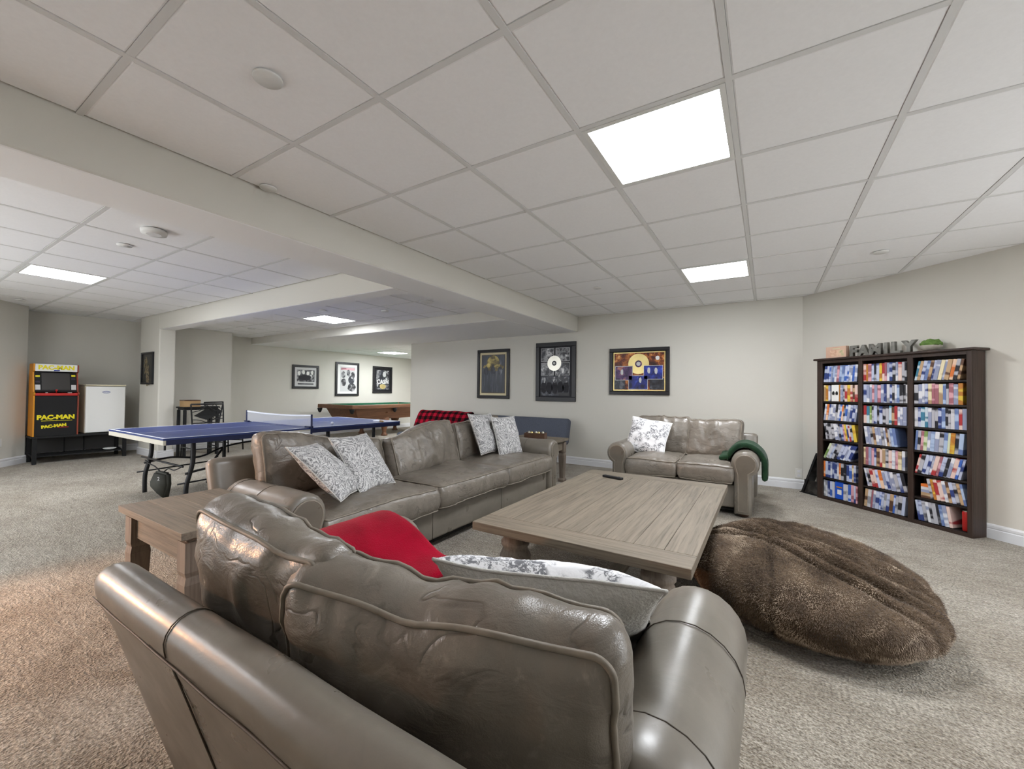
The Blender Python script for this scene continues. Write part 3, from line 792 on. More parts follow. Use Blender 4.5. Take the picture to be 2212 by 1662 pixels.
def arm_cloth(axc, ycen, width, inner_pts, sx, toworld, drop, name_mat, n=14, R=ARMR+.012, slant=0, arc=9):
    """rows across a rolled arm; toworld maps local (x,y,z)"""
    rows = []
    for i in range(n+1):
        y = ycen-width/2+width*i/n; sl = slant*(i/n-.5)
        pts = []
        for z in (ARMZ-drop+sl, ARMZ-drop*.5): pts.append((axc+sx*(ARMC+R), y, z))
        for k in range(0, arc):
            a = math.radians(0+k*22.5); pts.append((axc+sx*(ARMC+R*math.cos(a)), y, ARMZ+R*math.sin(a)))
        pts += [(axc+sx*px, y, pz) for px, pz in inner_pts]
        rows.append([toworld(p) for p in pts])
    return rows
axB = 1.40/2-ARMC-ARMR
rows = arm_cloth(-axB, .66, .46, [(-.10, .622), (-.16, .59), (-.22, .555), (-.28, .532), (-.34, .522), (-.37, .520)], -1, lambda p: (p[0]-.74, p[1]+.30, p[2]), .10, None, R=ARMR+.03, arc=6)
tag(drape('throw_blanket', rows, 'red_fleece', .03, .010, 3), 'bright red fleece blanket draped over the arm of the foreground loveseat', 'blanket')
axC = 1.43/2-ARMC-ARMR
rows = arm_cloth(-axC, .60, .40, [(-.14, .54), (-.185, .52), (-.23, .515)], -1, lambda p: (-p[0]-.765, 5.31-p[1], p[2]), .20, None, slant=.05, R=ARMR+.036)
tag(drape('throw_blanket', rows, 'green_fleece', .05, .016, 8), 'dark green blanket draped over the arm of the far loveseat', 'blanket')
# ------------------------------------------------------------------ futon and plaid blanket
t = thing('futon', 'blue-grey tufted click-clack futon against the back wall', 'futon', (-4.11, 5.62, 0))
bm = bmesh.new(); box('seat', (-1.52, -.46, .26), (1.52, .12, .40), 'futon', t, .045, seg=4, smooth=True)
Mb = Matrix.Translation((0, .17, .34)) @ Euler((math.radians(-14), 0, 0)).to_matrix().to_4x4()
bk = box('backrest', (-1.53, -.065, 0), (1.53, .065, .40), 'futon', t, .045, M=Mb, seg=4, smooth=True)
for k in range(9):
    for z in (.13, .27):
        p = Mb @ Vector((-1.36+.34*k, -.067, z)); lathe('tuft_button', [(.012, -.004), (.014, 0), (.008, .005), (.001, .006)], 'futon', bk, 10, tuple(p))
for sx in (-1, 1):
    for y in (-.38, .06): lathe('leg', [(.014, 0), (.026, .26)], 'walnut', t, 12, (sx*1.38, y, 0))
bm.free()
rows = []
for i in range(27):
    x = -5.66+1.22*i/26; rows.append([])
    for (y, z) in ((5.60, .40), (5.655, .50), (5.70, .60), (5.735, .695), (5.775, .752), (5.84, .768), (5.90, .73), (5.925, .60), (5.915, .50)):
        rows[-1].append((x+.02*math.sin(z*9), y, z+.006*math.sin(x*14)))
tag(drape('throw_blanket', rows, 'plaid', .03, .008, 5, uv=True), 'red and black buffalo plaid blanket over the futon back', 'blanket')
# ------------------------------------------------------------------ table tennis table
def table_tennis():
    x0, x1, y0, y1, zt = -5.93, -4.50, 1.46, 4.20, .70
    cx, cy = (x0+x1)/2, (y0+y1)/2; hx, hy = (x1-x0)/2, (y1-y0)/2
    t = thing('table_tennis_table', 'navy blue table tennis table on dark metal legs', 'table', (cx, cy, 0))
    for sy in (-1, 1):
        a, b = (-hy, -.006) if sy < 0 else (.006, hy)
        top = box('tabletop', (-hx, a, zt-.018), (hx, b, zt), 'navy_table', t, .002)
        bm = bmesh.new(); w = .02
        for lo, hi in (((-hx, a, zt+.0002), (-hx+w, b, zt+.0012)), ((hx-w, a, zt+.0002), (hx, b, zt+.0012)), ((-.002, a, zt+.0002), (.002, b, zt+.0012))): bm_box(bm, lo, hi)
        e = -hy if sy < 0 else hy-w
        bm_box(bm, (-hx+w, e, zt+.0002), (hx-w, e+w, zt+.0012)); from_bm('line_marking', bm, 'line_white', top)
        for sx in (-1, 1): box('side_rail', (sx*(hx-.012)-.012, a+.02, zt-.062), (sx*(hx-.012)+.012, b-(.25 if sy < 0 else .0) if sy < 0 else b, zt-.018), 'navy_edge', t, .003)
        ye = -hy if sy < 0 else hy-.024
        box('end_rail', (-hx, ye, zt-.062), (hx, ye+.024, zt-.0185), 'offwhite_rail' if sy < 0 else 'navy_edge', t, .003)
    ln = 'black_metal'
    for sx in (-1, 1):
        X = sx*(hx-.20)
        for yA, yB in ((-hy+.30, -.95), (.95, hy-.30)):
            yy = yA if yA < 0 else yB; s_ = -1 if yy < 0 else 1
            tube('leg', spline([(X, yy, zt-.06), (X, yy, .45), (X, yy+s_*.02, .34), (X, yy+s_*.05, .20), (X, yy+s_*.05, .012)], 5), .021, ln, t)
        for yy in (-.36, .36):
            tube('leg', spline([(X, yy, zt-.06), (X, yy, .33), (X, yy, .012)], 4), .021, ln, t)
            lathe('caster', [(.004, 0), (.022, .006), (.026, .02), (.018, .036), (.006, .04)], 'black_matte', t, 12, (X, yy*1.45, 0))
            tube('caster_arm', spline([(X, yy, .42), (X, yy*1.25, .30), (X, yy*1.45, .18), (X, yy*1.45, .03)], 5), .013, ln, t)
        tube('brace', spline([(X, -hy+.24, .33), (X, -.9, .36), (X, -.62, .33), (X, -.36, .42), (X, 0, .46), (X, .36, .42), (X, .8, .34), (X, hy-.24, .33)], 5), .011, ln, t)
        tube('brace', [(X, -hy+.18, .24), (X, -.36, .27)], .008, ln, t)
        tube('brace', [(X, hy-.18, .24), (X, .36, .27)], .008, ln, t)
    for yy in (-hy+.22, hy-.22): tube('crossbar', [(-hx+.20, yy, .40), (hx-.20, yy, .40)], .010, ln, t)
    for yy in (-.36, .36): tube('crossbar', [(-hx+.20, yy, .22), (hx-.20, yy, .22)], .010, ln, t)
    # near end latch knob
    tube('latch', [(hx-.05, -hy+.03, zt-.06), (hx-.05, -hy+.03, zt-.11)], .009, ln, t)
    box('hinge_bracket', (hx-.05, -.30, zt-.13), (hx-.02, -.06, zt-.06), ln, t, .01)
    # the net
    r = thing('table_tennis_net', 'white topped net stretched across the table tennis table', 'net', (cx, cy, zt))
    for sx in (-1, 1):
        tube('post', [(sx*(hx+.02), 0, -.12), (sx*(hx+.02), 0, .155)], .011, 'navy_edge', r)
        box('clamp', (sx*(hx-.02)-.06, -.025, .0013), (sx*(hx-.02)+.04, .025, .018), 'navy_edge', r, .004)
    V = []; F = []; n = 24
    for k in range(n+1):
        x = -hx-.02+(2*hx+.04)*k/n; sg = -.018*(1-(2*k/n-1)**2)
        V += [(x, 0, .010), (x, 0, .138+sg)]
    for k in range(n): F.append((2*k, 2*k+2, 2*k+3, 2*k+1))
    mesh('mesh_panel', V, F, 'net', r)
    V = []; F = []
    for k in range(n+1):
        x = -hx-.02+(2*hx+.04)*k/n; sg = -.018*(1-(2*k/n-1)**2)
        V += [(x, -.003, .136+sg), (x, .003, .136+sg), (x, .003, .153+sg), (x, -.003, .153+sg)]
    for k in range(n):
        for q in range(4): F.append((4*k+q, 4*k+(q+1) % 4, 4*k+4+(q+1) % 4, 4*k+4+q))
    mesh('top_tape', V, F, 'line_white', r)
    return cx, cy, zt
plain('offwhite_rail', '#c9c4b6', rough=.5)
TX, TY, TZ = table_tennis()
def paddle(x, y, rz, label):
    t = thing('paddle', label, 'paddle', (x, y, TZ+.0025), rz)
    V = [(.075*math.cos(a*PI/12), .080*math.sin(a*PI/12), z) for z in (0, .012) for a in range(24)]
    F = [tuple(reversed(range(24))), tuple(range(24, 48))]+[(k, (k+1) % 24, 24+(k+1) % 24, 24+k) for k in range(24)]
    mesh('blade', V, F, 'line_white', t); box('handle', (-.013, -.17, -.0005), (.013, -.07, .022), 'cardboard', t, .005)
paddle(-4.66, 3.95, 1.2, 'white faced paddle lying at the far end of the table tennis table')
t = tag(lathe('table_tennis_ball', [(.001, -.02), (.012, -.016), (.02, 0), (.012, .016), (.001, .02)], 'line_white', None, 14, (0, 0, 0)), 'small white ball on the table tennis table beyond the net', 'ball'); t.location = (-4.66, 3.22, TZ+.0215)
# storage bag hanging beneath the near end
t = thing('storage_bag', 'dark fabric pouch hanging beneath the near end of the table tennis table', 'bag', (-5.12, 1.66, -.02), .45)
def pouch(name, pts, th, mat, parent):
    V = [(x, -th/2, z) for x, z in pts]+[(x, th/2, z) for x, z in pts]; n = len(pts)
    F = [tuple(range(n)), tuple(reversed(range(n, 2*n)))]+[(k, n+k, n+(k+1) % n, (k+1) % n) for k in range(n)]
    bm = bmesh.new(); vv = [bm.verts.new(v) for v in V]
    for f in F: bm.faces.new([vv[i] for i in f])
    bmesh.ops.bevel(bm, geom=bm.edges[:], offset=min(th*.35, .02), segments=3, affect='EDGES')
    return from_bm(name, bm, mat, parent, True)
pouch('pouch', [(-.075, .34), (.08, .32), (.09, .20), (.06, .06), (-.02, .10), (-.13, .20), (-.075, .22)], .07, 'bag', t)
tube('strap', spline([(-.02, 0, .33), (-.08, .0, .38), (-.16, .02, .40), (-.30, .1, .42)], 5), .006, 'black_metal', t)
tube('strap', spline([(.02, 0, .33), (.10, -.03, .37), (.18, -.05, .36), (.30, -.1, .40)], 5), .006, 'black_metal', t)
text('logo', '2', .05, 'silver_print', t, Matrix.Translation((0, -.037, .265)) @ Euler((PI/2, 0, 0)).to_matrix().to_4x4(), .0006)
# ------------------------------------------------------------------ pool table
def pool_table():
    x0, x1, y0, y1, zt = -9.22, -7.92, 5.97, 8.55, .785
    cx, cy = (x0+x1)/2, (y0+y1)/2; hx, hy = (x1-x0)/2, (y1-y0)/2
    t = thing('pool_table', 'brown wooden pool table with green felt in the room behind', 'pool table', (cx, cy, 0))
    for sx in (-1, 1): box('rail', (sx*(hx-.065)-.065, -hy, zt-.09), (sx*(hx-.065)+.065, hy, zt), 'pool_wood', t, .012)
    for sy in (-1, 1): box('rail', (-hx+.13, sy*(hy-.065)-.065, zt-.09), (hx-.13, sy*(hy-.065)+.065, zt), 'pool_wood', t, .012)
    box('bed', (-hx+.12, -hy+.12, zt-.06), (hx-.12, hy-.12, zt-.035), 'felt', t)
    for sx in (-1, 1): box('cushion_rubber', (sx*(hx-.145)-.02, -hy+.18, zt-.035), (sx*(hx-.145)+.02, hy-.18, zt+.004), 'felt', t, .008)
    for sy in (-1, 1): box('cushion_rubber', (-hx+.18, sy*(hy-.145)-.02, zt-.035), (hx-.18, sy*(hy-.145)+.02, zt+.004), 'felt', t, .008)
    # tapered apron
    V = []
    for ix, iy, z in ((.10, .16, zt-.09), (.17, .30, zt-.36)):
        for sx, sy in ((-1, -1), (1, -1), (1, 1), (-1, 1)): V.append((sx*(hx-ix), sy*(hy-iy), z))
    mesh('apron', V, [(3, 2, 1, 0), (4, 5, 6, 7)]+[(k, (k+1) % 4, 4+(k+1) % 4, 4+k) for k in range(4)], 'pool_wood', t)
    for y in (-.18, .72):
        for sx in (-1, 1):
            lathe('medallion', [(.03, -.02), (.045, -.01), (.03, .012), (.001, .016)], 'pool_wood', t, 14, (sx*(hx-.125), y, zt-.20))
    for sx in (-1, 1):
        for sy in (-.18, .95):
            P = [(.075, 0), (.085, .02), (.06, .05), (.045, .10), (.075, .22), (.115, .34), (.12, .44), (.10, .46)]
            lathe('leg', P, 'pool_wood', t, 16, (sx*(hx-.22), sy, 0))
    for sx in (-1, 1):
        for y in (-hy+.03, 0, hy-.03):
            lathe('pocket', [(.012, -.05), (.035, -.03), (.05, .02), (.06, .055), (.052, .055), (.04, .02)], 'black_matte', t, 14, (sx*(hx-.05), y, zt-.15))
pool_table()
# ------------------------------------------------------------------ low bench with arcade cabinet and small fridge
def bench():
    t = thing('low_bench', 'long low black bench carrying the arcade cabinet and small fridge', 'bench', (-9.27, 1.935, 0), math.radians(90))
    L, Dp = 1.06, .46     # local x runs along the wall (+Y world), local y points to -X
    h = .405
    box('bench_top', (-L/2, -Dp/2, h-.028), (L/2, Dp/2, h), 'black_matte', t, .006)
    box('lower_shelf', (-L/2+.03, -Dp/2+.05, .10), (L/2-.03, Dp/2-.03, .115), 'black_matte', t, .003)
    box('back_panel', (-L/2+.04, Dp/2-.03, .12), (L/2-.04, Dp/2-.018, h-.03), 'bench_grey', t)
    for x in (-L/2+.035, L/2-.035):
        for y in (-Dp/2+.04, Dp/2-.04): box('leg', (x-.022, y-.022, 0), (x+.022, y+.022, h-.028), 'black_matte', t, .004)
        tube('side_bow', spline([(x, -Dp/2+.04, .05), (x, 0, .11), (x, Dp/2-.04, .12)], 6), .012, 'black_matte', t)
    for x in (-.12, .1): box('brace', (x-.006, Dp/2-.045, .115), (x+.006, Dp/2-.033, h-.03), 'black_matte', t)
    return h
plain('bench_grey', '#3c3b3a', rough=.6)
BH = bench()
t = thing('paper_plate', 'small white plate on the lower shelf of the low bench', 'plate', (-9.20, 2.28, .1155))
lathe('plate_dish', [(.04, 0), (.07, .012), (.085, .03), (.08, .03), (.05, .012)], 'white', t, 20)
def arcade():
    # local x along the wall, local y = 0 at the front, + to the back
    t = thing('arcade_cabinet', 'small arcade cabinet with red and orange sides and yellow lettering', 'arcade cabinet', (-9.08, 1.655, BH+.0005), math.radians(90))
    w = .47; hw = w/2
    side = [(.02, 0), (.02, .60), (-.005, .62), (-.005, .645), (.05, .66), (.11, .95), (.06, .97), (.06, 1.075), (.30, 1.075), (.33, .9), (.33, 0)]
    for sx, m in ((-1, 'orange'), (1, 'brickred')):
        extrude('side_panel', side, [(sx*hw-(.016 if sx > 0 else 0), 0), (sx*hw+(.016 if sx < 0 else 0), 0)], lambda a, b, x: (x, a, b), m, t, smooth=False)
    a = hw-.017
    fp = box('front_panel', (-a, .03, .0), (a, .045, .60), 'black_matte', t)
    box('control_deck', (-a, 0, .60), (a, .12, .64), 'red', t, .006)
    lathe('joystick', [(.006, 0), (.006, .03), (.014, .035), (.014, .05), (.002, .055)], 'red', t, 12, (0, .05, .64))
    for x in (-.10, .13, .15): lathe('button', [(.014, 0), (.014, .006), (.008, .009)], 'white', t, 12, (x, .05, .64))
    Ms = Matrix.Translation((0, .065, .66)) @ Euler((math.radians(-11), 0, 0)).to_matrix().to_4x4()
    sc = box('screen_bezel', (-a, 0, 0), (a, .02, .30), 'black_matte', t, M=Ms)
    box('screen', (-.145, -.002, .03), (.145, .0, .285), 'screen', sc, M=Ms)
    for x, z, m in ((-.185, .235, 'yellow'), (-.185, .15, 'purple_dark'), (.185, .25, 'yellow'), (.185, .2, 'purple_dark')):
        box('bezel_art', (x-.022, -.003, z-.013), (x+.022, -.0005, z+.013), m, sc, M=Ms)
    for x in (-.185, .185): box('instruction_card', (x-.026, -.003, .03), (x+.026, -.0005, .105), 'silver_print', sc, M=Ms)
    mq = box('marquee', (-a, .062, .965), (a, .09, 1.072), 'white', t, .003)
    R = Euler((PI/2, 0, 0)).to_matrix().to_4x4()
    text('marquee_lettering', 'PAC-MAN', .085, 'yellow', mq, Matrix.Translation((0, .0605, 1.02)) @ R, .001, .004)
    bm = bmesh.new(); bm_box(bm, (-.03, .0595, .972), (.03, .062, .988)); from_bm('marquee_mark', bm, 'blue', mq)
    text('front_lettering', 'PAC-MAN', .088, 'yellow', fp, Matrix.Translation((0, .0285, .275)) @ R, .001, .005)
    text('front_lettering', 'PAC-MAN', .058, 'yellow', fp, Matrix.Translation((-.02, .0285, .145)) @ R @ Euler((0, 0, .10)).to_matrix().to_4x4(), .001, .004)
    box('front_stripe', (.02, .028, .118), (.13, .0295, .126), 'red', fp)
    box('front_stripe', (-.15, .028, .222), (.17, .0295, .228), 'yellow', fp)
    box('back_panel', (-a, .315, 0), (a, .325, 1.06), 'black_matte', t)
    box('top_panel', (-a, .07, 1.06), (a, .31, 1.072), 'black_matte', t)
arcade()
t = thing('mini_fridge', 'small white fridge standing on the low bench beside the arcade cabinet', 'fridge', (-9.13, 2.205, BH+.0005), math.radians(90))
box('body', (-.235, .035, 0), (.235, .42, .755), 'offwhite', t, .012)
dr = box('door', (-.235, -.012, .01), (.235, .032, .745), 'white', t, .010)
box('top_cap', (-.24, -.014, .757), (.24, .425, .775), 'offwhite', t, .006)
lathe_ring = [(.045*math.cos(k*PI/12), -.0135, .655+.016*math.sin(k*PI/12)) for k in range(24)]
tube('badge', lathe_ring, .003, 'blue', dr, True, 6)
tube('badge', spline([(-.03, -.0135, .652), (-.02, -.0135, .660), (-.012, -.0135, .650), (0, -.0135, .660), (.01, -.0135, .651), (.02, -.0135, .659), (.03, -.0135, .652)], 4), .0022, 'blue', dr)
# ------------------------------------------------------------------ bar table, chairs and box behind the column
def iron_chair(x, y, rz, label):
    t = thing('iron_chair', label, 'chair', (x, y, 0), rz, 'dark iron dining chairs')
    m = 'black_metal'; w = .20; zs = .47; zb = .885
    # local: back at y=0 (towards viewer), seat extends to +y
    for sx in (-1, 1):
        tube('back_post', spline([(sx*.185, .03, .0), (sx*.185, .02, .25), (sx*.18, .02, zs), (sx*.20, .0, .70), (sx*.225, -.03, zb)], 5), .012, m, t)
        tube('front_leg', [(sx*.19, .40, 0), (sx*.185, .38, zs-.02)], .012, m, t)
        tube('side_rail', [(sx*.185, .03, .18), (sx*.19, .395, .18)], .009, m, t)
    tube('top_rail', [(-.225, -.03, zb), (.225, -.03, zb)], .013, m, t)
    tube('lower_rail', [(-.185, .01, .58), (.185, .01, .58)], .009, m, t)
    for sg in (-1, 1):
        tube('back_scroll', spline([(sg*.195, .005, .64), (sg*.10, -.005, .63), (0, .0, .59)], 6), .006, m, t)
        tube('back_scroll', spline([(sg*.20, -.01, .76), (sg*.09, -.015, .79), (0, -.02, .865)], 6), .006, m, t)
    V = [(-.17, -.004, .70), (0, -.008, .63), (.17, -.004, .70), (0, -.014, .815)]
    V2 = [(a, b+.012, c) for a, b, c in V]
    mesh('back_pad', V+V2, [(0, 1, 2, 3), (7, 6, 5, 4), (0, 4, 5, 1), (1, 5, 6, 2), (2, 6, 7, 3), (3, 7, 4, 0)], 'black_matte', t)
    box('seat', (-.21, .02, zs-.02), (.21, .42, zs+.035), 'seat_beige', t, .02, seg=3)
    tube('stretcher', [(-.185, .03, .16), (.185, .03, .16)], .008, m, t)
    return t
plain('seat_beige', '#8d8170', rough=.8)
iron_chair(-7.72, 3.06, math.radians(90), 'dark iron chair with diamond back standing behind the table tennis table')
iron_chair(-8.60, 3.55, math.radians(-60), 'dark iron chair at the far side of the bar table beside the column')
t = thing('bar_table', 'small dark table with a cardboard box beside the column', 'table', (-8.26, 3.16, 0))
box('tabletop', (-.15, -.27, .805), (.15, .26, .83), 'black_matte', t, .004)
box('apron', (-.13, -.25, .775), (.13, .24, .805), 'black_matte', t)
for sx in (-1, 1):
    for y in (-.24, .23): box('leg', (sx*.12-.02, y-.02, 0), (sx*.12+.02, y+.02, .775), 'black_matte', t, .003)
t = thing('cardboard_box', 'tan cardboard box with dark lid on the dark table by the column', 'box', (-8.19, 3.015, .8305))
box('carton', (-.09, -.12, 0), (.09, .11, .10), 'cardboard', t, .003); box('lid', (-.093, -.123, .10), (.093, .113, .112), 'walnut', t, .002)
# ------------------------------------------------------------------ bookcase on the angled wall
US = Vector((1, -1, 0)).normalized(); NS = Vector((-1, -1, 0)).normalized()
def bc(u, n, z=0): return Vector((AX, AY, z))+US*u+NS*n
BU0, BU1, BD, BHT = .335, 1.655, .172, 1.55
ROWS = 7; COLS = [(.395, .775), (.812, 1.205), (1.247, 1.622)]
Z0, Z1 = .035, 1.495; RH = (Z1-Z0)/ROWS; SH = .016
def bookcase():
    o = bc(BU0, .018)
    t = thing('media_bookcase', 'dark espresso bookcase packed with film cases on the angled wall', 'bookcase', o, math.radians(-45))
    # local: x along the wall, y negative towards the room
    W_ = BU1-BU0; D = BD-.018; e = 'espresso'
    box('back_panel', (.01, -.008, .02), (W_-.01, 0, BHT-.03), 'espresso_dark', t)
    for x in (0, W_-.022): box('side_panel', (x, -D, 0), (x+.022, -.0005, BHT-.02), e, t, .002)
    edges = [0]+[q for c in COLS for q in (c[0]-BU0, c[1]-BU0)]+[W_]
    for k in range(0, len(edges), 2): box('stile', (edges[k], -D-.008, 0), (edges[k+1], -D+.012, BHT-.02), e, t, .003)
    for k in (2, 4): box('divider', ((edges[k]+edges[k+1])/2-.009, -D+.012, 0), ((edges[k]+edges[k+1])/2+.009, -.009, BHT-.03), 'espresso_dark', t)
    box('top_rail', (0, -D-.006, Z1), (W_, -D+.012, BHT-.02), e, t, .002)
    box('base_rail', (0, -D-.004, 0), (W_, -D+.012, Z0-.004), e, t, .002)
    box('crown', (-.03, -D-.030, BHT-.022), (W_+.03, 0, BHT), e, t, .006)
    for a, b in COLS:
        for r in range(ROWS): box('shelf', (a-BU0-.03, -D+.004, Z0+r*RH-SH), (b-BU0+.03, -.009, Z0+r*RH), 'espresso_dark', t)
bookcase()
PAL = [('white', '#dcdde2', '#5a6a9a'), ('pale blue', '#a9bcd8', '#2c4a90'), ('navy', '#34437a', '#d8e0f4'), ('royal blue', '#3f66b8', '#e4eaf8'), ('black', '#2a2a30', '#d0d0d8'), ('red', '#a8383c', '#f0e4d8'),
       ('cream', '#e2d7b2', '#8a5a3a'), ('yellow', '#ddc04a', '#a03a2a'), ('orange', '#d9793a', '#f0e0c8'), ('pink', '#d7a5ae', '#7a2a3a'), ('grey', '#8f9096', '#e0e0e4'), ('green', '#7f9a5a', '#e8ead0'), ('teal', '#3f7a94', '#dfe8ee'), ('brown', '#5e4334', '#d8b890')]
for nm, c1, c2 in PAL:
    m = NT('case_'+nm); oi = m.n('ShaderNodeObjectInfo'); v = m.coords('Object', (3, 3, 15))
    ad = m.n('ShaderNodeVectorMath'); ad.operation = 'ADD'; sc_ = m.math('MULTIPLY', oi.outputs['Random'], 40); m.l(v, ad.inputs[0]); m.l(sc_, ad.inputs[1])
    f = m.ramp(m.noise(ad.outputs[0], 1.0, 1, .5), [(.45, '#000000'), (.53, '#ffffff')])
    m.color(m.mix(m.math('MULTIPLY', f, .7), c1, c2)); m.rough(.35, .4)
LEAN = [[5, 0, 7, -9, 24, 0, 0], [0, 0, 0, -8, 0, -13, 5], [11, 0, 0, 4, 13, -11, -9]]
PREF = [[(0, 1, 2, 9, 3, 5), (6, 7, 5, 0, 13), (2, 3, 4, 8, 0), (9, 0, 5, 7, 2, 4), (2, 4, 6, 11, 0, 10), (3, 8, 6, 2, 12, 0), (9, 0, 2, 3, 10)],
        [(0, 5, 4, 7, 3, 2, 9), (0, 1, 2, 10, 9), (0, 11, 2, 4, 5, 13, 12), (4, 3, 8, 0, 13, 1), (13, 4, 0, 6, 5, 9), (0, 2, 3, 8, 5, 6), (2, 9, 0, 3, 10, 13)],
        [(1, 0, 13, 6, 9, 12, 8), (1, 6, 4, 0, 2, 9, 7), (10, 5, 0, 4, 12, 1), (11, 4, 9, 0, 3, 7, 1), (4, 9, 0, 5, 6, 3, 2), (11, 1, 5, 0, 13, 7, 12), (4, 0, 5, 6, 11, 1, 3, 12)]]
ORD = ['first', 'second', 'third', 'fourth', 'fifth', 'sixth', 'seventh', 'eighth', 'ninth', 'tenth', 'eleventh', 'twelfth', 'thirteenth', 'fourteenth', 'fifteenth', 'sixteenth', 'seventeenth', 'eighteenth']
COLN = ['left', 'middle', 'right']
_cm = {}
rnd = random.Random(11)
def case_mesh(t_, hh, ci, dp=.135):
    k = (t_, hh, ci)
    if k not in _cm:
        bm = bmesh.new(); bm_box(bm, (0, -dp, 0), (t_, 0, hh), .0015, seg=1)
        bmesh.ops.recalc_face_normals(bm, faces=bm.faces[:]); me = bpy.data.meshes.new('film_case'); bm.to_mesh(me); bm.free(); me.materials.append(MATS['case_'+PAL[ci][0]]); _cm[k] = me
    return _cm[k]
def shelf_label(c, r): return '%s shelf from the top, %s column' % (ORD[r] if r else 'top', COLN[c]) if r else 'top shelf, %s column' % COLN[c]
for c in range(3):
    for r in range(ROWS):
        a, b = COLS[c]; z = Z0+(ROWS-1-r)*RH+.0008; lean = math.radians(LEAN[c][r]); hh = .176
        u = a+.003; end = b-.003
        if lean < 0: u += hh*math.sin(-lean)*1.0
        if lean > 0: end -= hh*math.sin(lean)
        k = 0; gap = None
        special = {(0, 1): (.085, .17), (0, 6): (.12, .215), (2, 6): (.305, 9), (2, 5): (.045, .125), (1, 3): (.31, 9)}.get((c, r))
        while True:
            th = rnd.choice((.018, .022, .026, .030)); h2 = rnd.choice((.176, .180, .172)) if LEAN[c][r] == 0 else hh
            st = th/math.cos(lean)
            if special and u-a+st > special[0] and u-a < special[1]: u = a+special[1]
            if u+st > end: break
            ci = rnd.choice(PREF[c][r]+(0, 2)) if rnd.random() < .9 else 4; o = bpy.data.objects.new('film_case', case_mesh(th, h2, ci)); C.objects.link(o)
            dz = 0 if lean >= 0 else 0
            base = bc(u, .026+rnd.uniform(0, .006), z+(th*math.sin(lean) if lean > 0 else 0)+.0003)
            M = Matrix.Translation(base) @ Euler((0, 0, math.radians(-45))).to_matrix().to_4x4() @ Euler((0, lean, 0)).to_matrix().to_4x4()
            o.matrix_world = M
            tag(o, '%s film case, %s from left on the %s' % (PAL[ci][0], ORD[k], shelf_label(c, r)), 'film case', 'film cases on the bookcase')
            u += st+.0006; k += 1
def bk_thing(name, label, cat, u, n, z, extra=0): return thing(name, label, cat, bc(u, n, z), math.radians(-45)+extra)
zr = lambda r: Z0+(ROWS-1-r)*RH+.0008
t = bk_thing('boxed_set', 'white boxed set with two dark emblems, second shelf of left column', 'box', COLS[0][0]+.128, .10, zr(1))
box('carton', (-.04, -.06, 0), (.04, .05, .178), 'white', t, .003)
for x in (-.017, .019): lathe('emblem', [(.002, 0), (.011, .002), (.013, .02), (.006, .038), (.001, .04)], 'black_matte', t, 10, (x, -.0605, .07))
t = bk_thing('boxed_set', 'bright blue boxed set facing out, bottom shelf of left column', 'box', COLS[0][0]+.168, .105, zr(6))
box('carton', (-.045, -.05, 0), (.045, .05, .185), 'case_royal', t, .003) if 'case_royal' in MATS else box('carton', (-.045, -.05, 0), (.045, .05, .185), 'bright_blue', t, .003)
box('cover_picture', (-.02, -.0515, .05), (.024, -.05, .10), 'white', t); box('cover_picture', (-.03, -.0515, .12), (.03, -.05, .132), 'orange', t)
t = bk_thing('drink_can', 'red can standing at the right end of the bottom shelf', 'can', COLS[2][1]-.032, .125, zr(6))
lathe('can_body', [(.022, 0), (.026, .006), (.027, .15), (.024, .163)], 'red', t, 20); lathe('can_lid', [(.024, .163), (.024, .168), (.02, .169)], 'silver', t, 20)
for k in range(5):
    o = tag(box('film_case', (0, -.135, 0), (.076, 0, .024), ['case_brown', 'case_cream', 'case_white', 'case_grey', 'case_orange'][k]), '%s film case lying flat, %s up in the pile, sixth shelf right column' % (['brown', 'cream', 'white', 'grey', 'orange'][k], ORD[k]), 'film case', 'film cases on the bookcase')
    o.location = bc(COLS[2][0]+.047, .024, zr(5)+.0245*k); o.rotation_euler = (0, 0, math.radians(-45))
# things on top
TOPZ = BHT+.0008
def cap(u, n, extra=0): return bc(u, n, TOPZ)
t = bk_thing('picture_box', 'pink and cream illustrated box standing on top of the bookcase', 'box', .50, .10, TOPZ, .06)
box('carton', (-.105, -.025, 0), (.105, .025, .125), 'label_pink', t, .003)
box('cover_picture', (-.06, -.0262, .02), (.085, -.025, .085), 'art_box', t); box('title_strip', (-.03, -.0262, .095), (.045, -.025, .108), 'mat_cream', t)
us = [.665, .765, .875, .975, 1.055, 1.165]
for k, ch in enumerate('FAMILY'):
    R = Euler((PI/2, 0, 0)).to_matrix().to_4x4()
    o = text('letter_%s' % ch.lower(), ch, .15, 'galvanised', None, R, .016, .008)
    zmin = min(v.co.z for v in o.data.vertices); zmax = max(v.co.z for v in o.data.vertices); kx = 1.0; kz = .118/(zmax-zmin)
    for v in o.data.vertices: v.co.z = (v.co.z-zmin)*kz
    tag(o, 'galvanised metal letter %s of the word on top of the bookcase' % ch, 'letter', 'metal letters on the bookcase')
    o.location = bc(us[k], .085, TOPZ); o.rotation_euler = (0, 0, math.radians(-45))
    o.name = 'decor_letter'
t = bk_thing('potted_plant', 'small green moss plant in a round stone bowl on the bookcase', 'plant', 1.335, .095, TOPZ)
lathe('bowl', [(.03, 0), (.06, .014), (.075, .045), (.07, .052), (.05, .045)], 'stone', t, 22)
V, F, N = rounded(1, 1, 1, .999, 14, 14, 14); P = []
for p in V:
    d = p.normalized(); q = Vector((d.x*.075, d.y*.06, d.z*.045+.06)); P.append(q+d*(noise.noise(q*60)*.012+noise.noise(q*140)*.006))
mesh('foliage', P, F, 'green_leaf', t, True)
